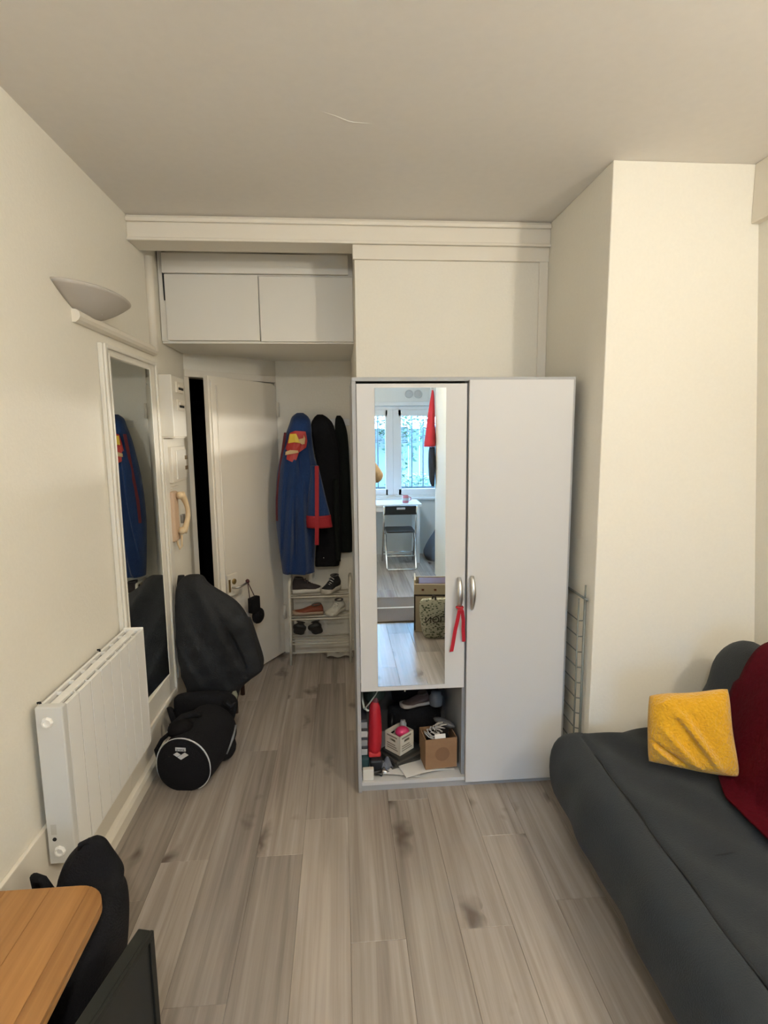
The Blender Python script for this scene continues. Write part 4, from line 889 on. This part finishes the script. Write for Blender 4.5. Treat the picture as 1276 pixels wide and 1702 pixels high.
# yellow cushion
ycm = mat('yellow_plush', (.72, .37, .014), .9, bump=1.0, scale=120, var=.14, sheen=.35, spec=.15)
B0, B1, T0_, T1_ = V((1.045, 1.725, .452)), V((1.300, 1.595, .455)), V((1.073, 1.79, .672)), V((1.300, 1.685, .738))
nrm = (B1-B0).cross(T0_-B0).normalized()
if nrm.y > 0: nrm = -nrm
yc = MB(); NS = 56
def cush(side):
    def fn(u, v):
        # rounded-square parameter, edges a little wavy
        U, W = 2*u-1, 2*v-1
        k = 1-.055*(U*U*W*W)**2-.035*(1-U*U)*W*W-.035*(1-W*W)*U*U
        U2, W2 = U*k+.012*sin(7*v+1)*U*U, W*k+.014*sin(8*u)*W*W
        uu, vv = (U2+1)/2, (W2+1)/2
        p = B0*(1-uu)*(1-vv)+B1*uu*(1-vv)+T0_*(1-uu)*vv+T1_*uu*vv
        e = max(0, (1-U**4)*(1-W**4))
        f = 0
        if side > .5:
            def rg(a, b, amp, w_): return ridge(uu, vv, a, b, amp, w_)
            f = rg((.42, .72), (.78, .10), .022, .10)+rg((.20, .52), (.58, .05), .020, .09)-rg((.36, .66), (.70, .14), .020, .035)
            f += -rg((.04, .38), (.48, .06), .024, .03)+rg((.05, .30), (.36, .03), .014, .06)+rg((.06, .86), (.30, .95), .010, .06)
        return p+nrm*side*(.058*e**.5+f*min(1, e*1.6)+.002*sin(23*u+17*v)*e)
    return fn
yc.grid(cush(1), NS, NS); yc.grid(cush(-.45), NS, NS)
ycu = yc.build('yellow_cushion', ycm, smooth=True)
bm = bmesh.new(); bm.from_mesh(ycu.data); bmesh.ops.remove_doubles(bm, verts=bm.verts, dist=.0008); bmesh.ops.recalc_face_normals(bm, faces=bm.faces); bm.to_mesh(ycu.data); bm.free()
tag(ycu, 'mustard yellow plush cushion leaning on the sofa by the burgundy throw', 'cushion')
# burgundy throw over the backrest and the seat
thm = mat('burgundy_velvet', (.062, .0012, .0055), .8, bump=.4, scale=70, var=.25, spec=.1)
path = [(1.615, .46), (1.60, .62), (1.595, .74), (1.56, .825), (1.50, .852), (1.44, .842), (1.395, .80), (1.365, .735), (1.335, .64), (1.30, .53), (1.275, .455), (1.255, .432), (1.225, .430), (1.20, .4285)]
th = MB()
def thf(u, v):
    n = len(path)-1; q = smooth_rows(path, u)
    y = lerp(1.76, .75, v)
    if u > .75: y -= .10*(u-.75)/.25*(1-v)*2.2
    if u < .55: y += .015*sin(9*u)*(1-v)
    f = .010*sin(17*v+5*u)*sin(pi*min(1, u*1.2))+.006*sin(31*v+11*u)
    k = 1-.4*u
    return (q[0]+skew(y)-abs(f)*k*.8-.004, y, q[1]+abs(f)*k*.6+.004)
th.grid(thf, 50, 60)
tag(th.build('burgundy_throw', thm, smooth=True, solid=.007), 'burgundy velvet throw draped over the sofa back and seat', 'throw')

# ============================================================ LIT WALL LAMP on the right wall (outside the frame)
LX, LY, LZ = rx(2.17), .10, 2.17
ls = thing('wall_lamp', 'lit half-bowl frosted glass wall lamp on the wall above the sofa', 'lamp', (LX, LY, LZ-.1))
mb = half_bowl(-1, 'bowl'); mb.v = [(x+LX, y+LY, z+LZ) for x, y, z in mb.v]
mb.build('bowl', frost_m, ls, smooth=True)
MB().box(LX-.01, LY-.05, LZ-.08, LX+.006, LY+.05, LZ+.02).build('wall_plate', white_pl, ls)
MB().tube([(LX-.075, LY, LZ-.085), (LX-.075, LY, LZ-.05)], .014, 10).build('socket', white_pl, ls, smooth=True)
la = bpy.data.lights.new('bulb', 'POINT'); la.energy = LAMP_W; la.color = LAMP_COL; la.shadow_soft_size = .045
lo = bpy.data.objects.new('bulb', la); COL.objects.link(lo); lo.location = (LX-.075, LY, LZ+.02); attach(lo, ls)
# made-up hidden light bar: slot throws the door band, strip fills the niche
lb = thing('added_light_bar', 'made-up slim hooded light bar hidden behind the wardrobe to light the niche', 'lamp', (.08, 2.97, 1.68))
def bar_area(name, wy, h, e, x, y, z, ang):
    l = bpy.data.lights.new(name, 'AREA'); l.shape = 'RECTANGLE'; l.size = wy; l.size_y = h; l.energy = e; l.color = (1.0, .97, .92) if name == 'added_slot_light' else (1.0, .88, .70)
    o = bpy.data.objects.new(name, l); COL.objects.link(o); c, q = cos(ang), sin(ang)
    o.matrix_world = Matrix(((0, -q, c, x), (1, 0, 0, y), (0, c, q, z), (0, 0, 0, 1))); attach(o, lb); return o
bx('back_plate', .0848, 2.90, 1.655, .0852, 3.05, 1.70, white_pl, lb); bx('hood', .066, 2.90, 1.6906, .085, 3.05, 1.697, white_pl, lb); bx('louvre', .066, 2.90, 1.6835, .085, 3.05, 1.6855, white_pl, lb)
bx('end_plate', .066, 2.898, 1.655, .085, 2.90, 1.697, white_pl, lb)
bar_area('added_slot_light', .14, .0014, SLOT_W, .0842, 2.975, 1.6899, 0)
bar_area('niche_fill_light', .14, .008, NICHE_W, .0735, 2.975, 1.680, .9).data.spread = 2.6
# ceiling lamp behind the frame
CLX, CLY = .0, -.50
cl_ = thing('ceiling_lamp', 'round frosted glass lamp on the ceiling', 'lamp', (CLX, CLY, HC-.12))
MB().lathe([(.10, 0), (.10, .02), (.0, .022)], 24, Matrix.Translation((CLX, CLY, HC-.022))).build('base', white_pl, cl_, smooth=False)
MB().lathe([(.02, -.075), (.07, -.06), (.105, -.03), (.12, 0.0), (.12, .012)], 28, Matrix.Translation((CLX, CLY, HC-.045))).build('shade', frost_m, cl_, smooth=True)
l2 = bpy.data.lights.new('ceiling_bulb', 'POINT'); l2.energy = CEIL_W; l2.color = CEIL_COL; l2.shadow_soft_size = .035
l2o = bpy.data.objects.new('ceiling_bulb', l2); COL.objects.link(l2o); l2o.location = (CLX, CLY, HC-.075); attach(l2o, cl_)

# ============================================================ WINDOW END (seen in the wardrobe mirror)
wf_m = mat('window_frame_white', (.72, .73, .74), .4)
win = struct(bx('window_1', WX0, YF-.09, WZ0-.03, WX1, YF-.03, WZ0, wf_m, bevel=.003), 'white two-casement window with white sill over the garden')
def wb(name, x0, z0, x1, z1, d0=-.09, d1=-.03): return bx(name, x0, YF+d0, z0, x1, YF+d1, z1, wf_m, win, bevel=.004)
wb('frame', WX0, WZ0, WX0+.05, WZ1); wb('frame', WX1-.05, WZ0, WX1, WZ1); wb('frame', WX0+.05, WZ1-.05, WX1-.05, WZ1)
for x0, x1, hx in ((WX0+.05, .69, .66), (.69, WX1-.05, .72)):
    l = bx('casement', x0, YF-.085, WZ0, x0+.07 if x0 < .5 else x0+.11, YF-.025, WZ1-.05, wf_m, win, bevel=.004)
    bx('stile', x1-(.10 if x0 < .5 else .07), YF-.085, WZ0, x1, YF-.025, WZ1-.05, wf_m, l, bevel=.004)
    bx('rail', x0+.07, YF-.085, WZ0, x1-.07, YF-.025, WZ0+.08, wf_m, l, bevel=.004); bx('rail', x0+.07, YF-.085, WZ1-.13, x1-.07, YF-.025, WZ1-.05, wf_m, l, bevel=.004)
    bx('pane', x0+.06, YF-.058, WZ0+.07, x1-.06, YF-.054, WZ1-.12, pane_m, l)
bx('sill', WX0-.05, YF-.02, WZ0-.06, WX1+.05, YF+.05, WZ0-.03, wf_m, win, bevel=.004)
bx('lintel_trim', WX0-.06, YF, WZ1+.0, WX1+.06, YF+.02, WZ1+.05, wf_m, win, bevel=.004)
vt_m = mat('vent_grey', (.55, .56, .56), .6)
for x in (.90, 1.02):
    vn = thing('wall_vent', 'round grey vent above the window, ' + ('nearer the middle of the window' if x < 1 else 'nearer the stub wall'), 'vent', (x, YF, 2.1), 'pair of round vents above the window')
    MB().lathe([(.055, 0), (.055, .012), (.045, .014), (.042, .006), (0, .006)], 20, Matrix.Translation((x, YF, 2.12)) @ Matrix.Rotation(-pi/2, 4, 'X')).build('rim', vt_m, vn, smooth=False)
    for k in range(4): MB().box(x-.036, YF+.006, 2.092+.017*k, x+.036, YF+.012, 2.097+.017*k).build('slat', vt_m, vn)
# iron bars outside
gr = thing('window_bars', 'dark iron bars outside the window', 'window bars', (.6, YF-.26, .75))
iron = mat('iron_dark', (.05, .055, .06), .5)
for i in range(12):
    MB().tube([(WX0+.03+i*.155, YF-.26, .72), (WX0+.03+i*.155, YF-.26, 2.05)], .008, 8).build('bar', iron, gr, smooth=True)
for z in (.86, 1.92): bx('cross_rail', WX0-.05, YF-.266, z, WX1+.08, YF-.254, z+.03, iron, gr)
# garden: ground, pale fence of boards, shrubs
tag(bx('courtyard', -6, -9, -.08, 6, YF-.2, -.03, mat('paving', (.36, .35, .33), .9, bump=.3, scale=8)), kind='structure', label='grey courtyard ground outside')
fe = thing('board_fence', 'pale painted board fence across the courtyard', 'fence', (.5, -5.2, -.03))
fe_m = mat('fence_pale', (.15, .165, .17), .7, var=.08, scale=6)
for i in range(24): bx('board', -1.6+i*.2, -5.22, -.03, -1.6+i*.2+.193, -5.19, 1.72+.02*sin(i*2.1), fe_m, fe)
for z in (.3, 1.4): bx('cross_rail', -1.6, -5.19, z, 3.2, -5.15, z+.08, fe_m, fe)
lf_a = mat('leaf_green', (.045, .095, .045), .55, var=.3, scale=8); lf_b = mat('leaf_pale', (.16, .24, .16), .5, var=.3, scale=8)
def shrub(name, c, r, n, m_, label, seed, stem=True, ls=.05):
    rr = random.Random(seed); t = thing(name, label, 'shrub', (c[0], c[1], -.03))
    mb = MB()
    for k in range(n):
        while True:
            d = V((rr.uniform(-1, 1), rr.uniform(-1, 1), rr.uniform(-1, 1)))
            if d.length < 1: break
        p = V((c[0]+d.x*r[0], c[1]+d.y*r[1], c[2]+d.z*r[2]))
        a = rr.uniform(0, 2*pi); tl = rr.uniform(-.9, .9); u = V((cos(a), sin(a), tl*.6)).normalized(); w_ = u.cross(V((rr.uniform(-.5, .5), rr.uniform(-.5, .5), 1))).normalized()
        s = ls*rr.uniform(.6, 1.3)
        mb.add([tuple(p-u*s), tuple(p+w_*s*.45+V((0, 0, .1*s))), tuple(p+u*s), tuple(p-w_*s*.45+V((0, 0, .1*s)))], [(0, 1, 2, 3)])
    tag(mb.build('foliage', m_, t), kind='stuff')
    if stem:
        st_ = MB()
        for k in range(5):
            a = k*1.26; st_.tube([(c[0]+.05*cos(a), c[1]+.05*sin(a), -.03), (c[0]+r[0]*.4*cos(a), c[1]+r[1]*.4*sin(a), c[2]), (c[0]+r[0]*.7*cos(a+.4), c[1]+r[1]*.7*sin(a+.4), c[2]+r[2]*.6)], [.012, .008, .003], 6)
        st_.build('stems', mat('bark', (.06, .045, .03), .8), t, smooth=True)
    return t
shrub('shrub', (1.15, -3.9, .66), (.40, .35, .38), 900, lf_b, 'pale green shrub under the window by the stub wall side', 3)
shrub('shrub', (.38, -3.8, .58), (.34, .30, .32), 700, lf_a, 'dark green shrub below the middle of the window', 4)
shrub('shrub', (-.42, -4.0, .62), (.40, .35, .38), 700, lf_b, 'pale green shrub farthest from the stub wall', 5)
shrub('climber', (.75, -4.9, 1.85), (1.2, .22, .45), 1500, lf_a, 'dark climber over the top of the board fence', 6, False)
tv_ = thing('trailing_vine', 'thin vine trailing down behind the window bars', 'vine', (.95, -4.2, .3))
rr = random.Random(9); vm = MB(); sm_ = MB()
for k in range(4):
    pts = [(.78+.16*k+.05*sin(i*.8+k), -4.2, 2.2-i*.12) for i in range(13-2*k)]; sm_.tube(pts, .005, 6)
    for p in pts:
        for q in range(6):
            c = V(p)+V((rr.uniform(-.07, .07), rr.uniform(-.05, .05), rr.uniform(-.06, .06))); s = rr.uniform(.02, .045); a = rr.uniform(0, 6.3)
            vm.add([tuple(c+V((cos(a)*s, 0, sin(a)*s))), tuple(c+V((-sin(a)*s*.5, .01, cos(a)*s*.5))), tuple(c-V((cos(a)*s, 0, sin(a)*s))), tuple(c-V((-sin(a)*s*.5, .01, cos(a)*s*.5)))], [(0, 1, 2, 3)])
tag(vm.build('foliage', lf_a, tv_), kind='stuff'); sm_.build('stems', MATS['bark'], tv_, smooth=True)
# white table, mug, folding chair
tw = mat('table_white', (.74, .75, .76), .35)
wt = thing('white_table', 'white table standing under the window', 'table', (.45, -2.4, 0))
bx('tabletop', -.25, -2.62, .722, .985, -2.12, .75, tw, wt, bevel=.004)
for x in (-.21, .94):
    for y in (-2.58, -2.16): bx('leg', x-.02, y-.02, 0, x+.02, y+.02, .722, tw, wt, bevel=.003)
bx('apron', -.19, -2.15, .66, .92, -2.13, .722, tw, wt)
mg_ = thing('mug', 'pink and grey mug on the white table by the window', 'mug', (.80, -2.28, .75))
MB().lathe([(.036, 0), (.040, .004), (.040, .092), (.037, .092), (.036, .01), (0, .008)], 24, Matrix.Translation((.80, -2.28, .75))).build('cup', mat('mug_pink', (.50, .17, .20), .4), mg_, smooth=True)
MB().tube([(.838, -2.28, .825), (.866, -2.28, .815), (.868, -2.28, .785), (.838, -2.28, .77)], .006, 8).build('handle', MATS['mug_pink'], mg_, smooth=True)
MB().lathe([(.0405, .03), (.0410, .031), (.0410, .06), (.0405, .061)], 24, Matrix.Translation((.80, -2.28, .75))).build('band', mat('mug_grey', (.45, .47, .50), .4), mg_, smooth=True)
fc = thing('folding_chair', 'black folding chair with metal legs at the white table', 'chair', (.69, -1.95, 0))
ck = mat('chair_black', (.012, .013, .014), .4)
cx0, cx1 = .50, .89
for x in (cx0, cx1):
    MB().tube([(x, -2.28, .012), (x, -2.0, .46), (x, -1.86, .76)], .011, 10).build('frame_tube', chrome_m, fc, smooth=True)
    MB().tube([(x+(.02 if x < .7 else -.02), -2.20, .44), (x+(.02 if x < .7 else -.02), -1.98, .40), (x+(.02 if x < .7 else -.02), -1.80, .03), (x+(.03 if x < .7 else -.03), -1.785, .012)], .011, 10).build('frame_tube', chrome_m, fc, smooth=True)
MB().tube([(cx0+.03, -1.785, .012), (cx1-.03, -1.785, .012)], .011, 10).build('floor_bar', chrome_m, fc, smooth=True)
MB().tube([(cx0, -2.20, .14), (cx1, -2.20, .14)], .008, 10).build('cross_bar', chrome_m, fc, smooth=True)
MB().tube([(cx0+.02, -1.86, .16), (cx1-.02, -1.86, .16)], .008, 10).build('cross_bar', chrome_m, fc, smooth=True)
MB().prism(rrect(cx0+.025, -2.22, cx1-.025, -1.86, .04), .44, .462).build('seat', ck, fc, bevel=.004)
def bk_(u, v): return (lerp(cx0-.005, cx1+.005, u), -1.865-.018+.03*(2*u-1)**2*0+.012-.02*sin(pi*u)*0-.0*v-(1-v)*.035, lerp(.655, .765, v))
MB().grid(bk_, 12, 4).build('backrest', ck, fc, solid=.018, bevel=.003)
bx('grip_slot', .645, -1.858, .722, .745, -1.838, .745, mat('pale_grip', (.5, .52, .55), .5), fc, bevel=.003)
# red cloth and dark garment on the stub wall
rg = thing('red_garment', 'red garment hanging from a hook on the corner of the stub wall', 'garment', (1.02, -1.65, 1.35))
cloth([(2.085, -1.66, -1.63, .008, 1.035), (2.04, -1.67, -1.61, .016, 1.035), (1.92, -1.68, -1.58, .028, 1.025), (1.75, -1.70, -1.54, .042, 1.012), (1.60, -1.71, -1.51, .054, 1.002), (1.49, -1.72, -1.50, .062, .995), (1.462, -1.71, -1.51, .060, .993)], 'body', mat('bright_red_cloth', (.48, .02, .03), .75), rg, 40, 24, [(.010, 5, .3, 2)], ax='X')
dg_ = thing('dark_garment', 'dark garment hanging under the red one on the stub wall', 'garment', (1.03, -1.57, 1.0))
cloth([(1.458, -1.66, -1.54, .030, 1.025), (1.40, -1.67, -1.52, .035, 1.02), (1.25, -1.67, -1.50, .038, 1.018), (1.10, -1.66, -1.52, .032, 1.022), (1.02, -1.64, -1.54, .018, 1.03)], 'body', mat('dark_cloth', (.012, .014, .02), .85), dg_, 32, 18, [(.006, 4, 1, 2)], ax='X')
hk = thing('wall_hook', 'white hook on the stub wall above the red garment', 'hook', (1.05, -1.645, 2.07))
MB().tube([(1.06, -1.645, 2.10), (1.02, -1.645, 2.09), (1.012, -1.645, 2.11)], .006, 8).build('hook', white_pl, hk, smooth=True); bx('plate', 1.052, -1.665, 2.07, 1.0599, -1.625, 2.13, white_pl, hk, bevel=.002)
# grey blanket heap by the window
gbk = thing('grey_bag', 'slack grey fabric bag on the floor between table and stub wall', 'bag', (1.25, -2.35, 0))
cloth([(.72, 1.29, 1.33, .015, -2.40), (.62, 1.25, 1.36, .03, -2.40), (.40, 1.20, 1.42, .07, -2.38), (.24, 1.10, 1.50, .14, -2.36), (.10, 1.04, 1.52, .19, -2.35), (.0, 1.08, 1.50, .18, -2.35)], 'body', mat('grey_canvas', (.09, .10, .12), .85, bump=.3, scale=90), gbk, 48, 24, [(.014, 6, .3, 2)])
# striped rug behind the photographer
rg2 = thing('striped_rug', 'grey-brown flat rug with one white stripe', 'rug', (.2, -.33, 0))
rg_m = mat('rug_brown', (.13, .10, .075), .95, bump=.5, scale=200, var=.15)
bx('field', -.85, -.33, .0, 1.0, .03, .012, rg_m, rg2, bevel=.003); bx('field', -.85, -.68, .0, 1.0, -.36, .012, rg_m, rg2, bevel=.003)
bx('stripe', -.85, -.36, .0, 1.0, -.33, .013, mat('rug_white', (.62, .60, .55), .95), rg2)
# crate with a leafy-print bag, at the end of the sofa
ct = thing('open_crate', 'cream crate with dark edging at the end of the sofa', 'crate', (.74, .2, 0))
Mc = rotz(.755, .16, 0, .12); cm = mat('crate_cream', (.50, .42, .30), .7, bump=.2, scale=30); ce_m = mat('crate_edge', (.035, .025, .02), .6)
def cbox(name, *a, m_=cm, par=ct): return MB().box(*a, Mc).build(name, m_, par, bevel=.002)
cbox('base', -.17, -.13, 0, .17, .13, .012)
for a in ((-.17, -.13, .012, .17, -.118, .40), (-.17, .118, .012, .17, .13, .40), (-.17, -.118, .012, -.158, .118, .43), (.158, -.118, .012, .17, .118, .43)): cbox('side', *a)
for a in ((-.172, .130, .30, .172, .134, .315), (-.172, .130, .012, -.16, .134, .30)): cbox('edging', *a, m_=ce_m)
for k in range(3): cbox('stud', -.11+.1*k, .130, .345, -.09+.1*k, .135, .362, m_=mat('stud_brown', (.16, .05, .02), .5))
tag(MB().box(-.13, -.09, .30, .14, .10, .40, Mc).build('book', mat('maroon_cover', (.06, .012, .016), .6), bevel=.006), 'maroon bundle lying in the cream crate', 'bundle')
pb = thing('print_bag', 'leafy-print green shopping bag leaning on the crate', 'bag', (.74, .37, 0))
pbm = bpy.data.materials.new('leaf_print'); pbm.use_nodes = True; nt = pbm.node_tree; bb_ = nt.nodes['Principled BSDF']; bb_.inputs['Roughness'].default_value = .5
tcn = nt.nodes.new('ShaderNodeTexCoord'); mpn = nt.nodes.new('ShaderNodeMapping'); mpn.inputs['Scale'].default_value = (9, 9, 15); mpn.inputs['Rotation'].default_value = (0, .6, 0)
von = nt.nodes.new('ShaderNodeTexVoronoi'); crn = nt.nodes.new('ShaderNodeValToRGB'); crn.color_ramp.elements[0].position = .25; crn.color_ramp.elements[1].position = .5
crn.color_ramp.elements[0].color = (.035, .06, .022, 1); crn.color_ramp.elements[1].color = (.50, .48, .36, 1)
nt.links.new(tcn.outputs['Object'], mpn.inputs[0]); nt.links.new(mpn.outputs[0], von.inputs['Vector']); nt.links.new(von.outputs['Distance'], crn.inputs[0]); nt.links.new(crn.outputs[0], bb_.inputs['Base Color'])
pbo = cloth([(.31, .62, .92, .02, .385), (.28, .60, .93, .03, .387), (.18, .60, .94, .05, .39), (.05, .62, .93, .055, .39), (0, .64, .92, .045, .39)], 'body', pbm, pb, 48, 18, [(.008, 6, .3, 2)], exp=.7)
text('lettering', 'TION', .075, Matrix.Translation((.72, .4485, .155)) @ Matrix.Rotation(pi, 4, 'Z') @ Matrix.Rotation(pi/2, 4, 'X'), ce_m, pbo, .001)
MB().tube([(.70, .385, .30), (.705, .40, .34), (.72, .405, .33), (.725, .40, .29)], .008, 8).build('handle', ce_m, pb, smooth=True)

# ============================================================ THE PHOTOGRAPHER (a strip of sleeve shows in the mirror)
pe = thing('person', 'person in a tan jacket and dark trousers holding up a phone with both hands', 'person', (0, -.40, .013))
def skin_mesh(name, joints, edges, material, parent, root=0, sub=2):
    me = bpy.data.meshes.new(name); me.from_pydata([j[:3] for j in joints], edges, []); me.materials.append(material)
    o = bpy.data.objects.new(name, me); COL.objects.link(o)
    o.modifiers.new('skin', 'SKIN'); sk = me.skin_vertices[0].data
    for i, j in enumerate(joints):
        rr_ = j[3]; sk[i].radius = rr_ if isinstance(rr_, tuple) else (rr_, rr_)
    sk[root].use_root = True; o.modifiers['skin'].use_smooth_shade = True
    d = o.modifiers.new('sub', 'SUBSURF'); d.levels = sub; d.render_levels = sub
    attach(o, parent); return o
skn = mat('skin_tone', (.50, .29, .20), .5); tan = mat('tan_jacket', (.48, .34, .20), .8, bump=.5, scale=26, var=.35); tro = mat('dark_trousers', (.02, .022, .03), .85)
# body under the clothes: head, neck, trunk, arms to the wrists
J = [(0, -.44, .93, (.14, .11)), (0, -.43, 1.10, (.135, .10)), (0, -.41, 1.27, (.15, .10)), (0, -.40, 1.39, (.10, .075)), (0, -.385, 1.46, .052), (0, -.37, 1.52, .05),
     (-.17, -.40, 1.36, .055), (-.33, -.34, 1.21, .046), (-.16, -.16, 1.47, .034), (-.075, -.062, 1.575, .024),
     (.17, -.40, 1.36, .055), (.335, -.34, 1.205, .046), (.16, -.16, 1.47, .034), (.075, -.062, 1.575, .024),
     (-.095, -.44, .86, .085), (-.10, -.42, .48, .058), (-.10, -.46, .10, .04), (.095, -.44, .86, .085), (.10, -.42, .48, .058), (.10, -.46, .10, .04)]
Ed = [(0, 1), (1, 2), (2, 3), (3, 4), (4, 5), (3, 6), (6, 7), (7, 8), (8, 9), (3, 10), (10, 11), (11, 12), (12, 13), (0, 14), (14, 15), (15, 16), (0, 17), (17, 18), (18, 19)]
body = skin_mesh('body', J, Ed, skn, pe)
# jacket and trousers follow the body
skin_mesh('jacket', [(0, -.44, .80, (.185, .155)), (0, -.43, 1.08, (.168, .135)), (0, -.41, 1.27, (.17, .122)), (0, -.40, 1.39, (.115, .09)), (0, -.392, 1.435, .066),
                     (-.18, -.40, 1.36, .075), (-.34, -.335, 1.205, .066), (-.18, -.18, 1.445, .05), (-.115, -.105, 1.53, .040), (.18, -.40, 1.36, .075), (.345, -.335, 1.20, .066), (.18, -.18, 1.445, .05), (.115, -.105, 1.53, .040)],
          [(0, 1), (1, 2), (2, 3), (3, 4), (3, 5), (5, 6), (6, 7), (7, 8), (3, 9), (9, 10), (10, 11), (11, 12)], tan, pe)
skin_mesh('trousers', [(0, -.44, .94, (.15, .12)), (-.095, -.44, .86, .105), (-.10, -.42, .48, .078), (-.10, -.455, .09, .062), (.095, -.44, .86, .105), (.10, -.42, .48, .078), (.10, -.455, .09, .062)],
          [(0, 1), (1, 2), (2, 3), (0, 4), (4, 5), (5, 6)], tro, pe)
# head with a face
HCn = V((0, -.345, 1.615)); hd_ = MB()
def hf(u, v):
    a = 2*pi*u; t = -pi/2+pi*v; x = .073*cos(t)*cos(a); y = .095*cos(t)*sin(a); z = .118*sin(t)
    if z < 0: x *= 1+.25*z/.118; y = y*(1+.12*z/.118)
    f = max(0, sin(a))**2*cos(t)
    y += f*(.020*math.exp(-((z+.012)/.022)**2)*math.exp(-(x/.014)**2) - .010*math.exp(-((z-.012)/.014)**2)*math.exp(-((abs(x)-.032)/.014)**2) + .007*math.exp(-((z+.052)/.010)**2)*math.exp(-(x/.024)**2) + .008*math.exp(-((z+.095)/.02)**2))
    return (HCn.x+x, HCn.y+y, HCn.z+z)
hd_.grid(hf, 56, 44, closeu=True); head = hd_.build('head', skn, pe, smooth=True)
for s in (-1, 1):
    MB().ball(HCn+V((.032*s, .0815, .012)), (.0115, .009, .009), 8).build('eye', mat('eye_white', (.75, .74, .72), .3), head, smooth=True)
    MB().ball(HCn+V((.032*s, .0895, .012)), (.005, .002, .005), 6).build('iris', mat('iris_brown', (.05, .025, .012), .2), head, smooth=True)
    MB().ball(HCn+V((.074*s, -.005, .0)), (.008, .02, .032), 8).build('ear', skn, head, smooth=True)
    MB().tube([HCn+V((.018*s, .094, .030)), HCn+V((.032*s, .094, .034)), HCn+V((.046*s, .083, .029))], [.003, .004, .002], 6).build('eyebrow', mat('hair_brown', (.03, .018, .010), .8), head, smooth=True)
MB().ball(HCn+V((0, .089, -.053)), (.022, .006, .006), 8).build('mouth', mat('lip', (.36, .13, .11), .5), head, smooth=True)
hr = MB()
def hairf(u, v):
    a = 2*pi*u; t = lerp(.15, pi/2, v) if sin(a) > .25 else lerp(-.55, pi/2, v)
    if sin(a) > .25: t = lerp(.62, pi/2, v)
    k = 1.09+.02*sin(9*a+5*v); return (HCn.x+.074*k*cos(t)*cos(a), HCn.y-.006+.097*k*cos(t)*sin(a), HCn.z+.118*k*sin(t)+.004)
hr.grid(hairf, 48, 16, closeu=True); hr.build('hair', MATS['hair_brown'], head, smooth=True, solid=.006)
# hands: palm and five separate fingers each, closed on the sides of the phone
for s in (-1, 1):
    pm = skin_mesh('hand', [(s*.078, -.066, 1.572, (.024, .017)), (s*.062, -.044, 1.588, (.032, .014)), (s*.055, -.032, 1.602, (.032, .012))], [(0, 1), (1, 2)], skn, pe)
    for k, (dz, L) in enumerate(((.036, .95), (.014, 1.05), (-.008, 1.0), (-.030, .8))):
        z = 1.602+dz
        skin_mesh('finger', [(s*.058, -.036, z, .0095), (s*.060, -.016, z+.004, .0085), (s*(.060-.012*L), -.0105, z+.005, .0078), (s*(.060-.024*L), -.0165, z+.004, .0068)], [(0, 1), (1, 2), (2, 3)], skn, pm)
    skin_mesh('thumb', [(s*.060, -.052, 1.578, .0115), (s*.050, -.050, 1.602, .0105), (s*.036, -.042, 1.618, .0092), (s*.024, -.037, 1.626, .0078)], [(0, 1), (1, 2), (2, 3)], skn, pm)
for s in (-1, 1):
    skin_mesh('shoe', [(s*.10, -.50, .055, (.04, .042)), (s*.105, -.40, .052, (.042, .036)), (s*.11, -.30, .045, (.044, .03)), (s*.113, -.25, .042, (.03, .024))], [(0, 1), (1, 2), (2, 3)], blackpl_m, pe)
pho = thing('phone', 'black phone held up by the person taking the picture', 'phone', (0, -.025, 1.53))
MB().prism(rrect(-.037, -.078, .037, .078, .010), -.0295, -.0215, Matrix(((1, 0, 0, 0), (0, 0, 1, 0), (0, 1, 0, 1.603), (0, 0, 0, 1)))).build('body', blackpl_m, pho, bevel=.002)
MB().prism(rrect(-.034, -.074, .034, .074, .008), -.0302, -.0296, Matrix(((1, 0, 0, 0), (0, 0, 1, 0), (0, 1, 0, 1.603), (0, 0, 0, 1)))).build('display', mat('phone_screen', (.02, .02, .022), .15), pho)
MB().lathe([(.006, 0), (.006, .002), (0, .002)], 16, Matrix.Translation((0, -.0215, 1.6)) @ Matrix.Rotation(-pi/2, 4, 'X')).build('lens', mat('lens_black', (.004, .004, .006), .1), pho)
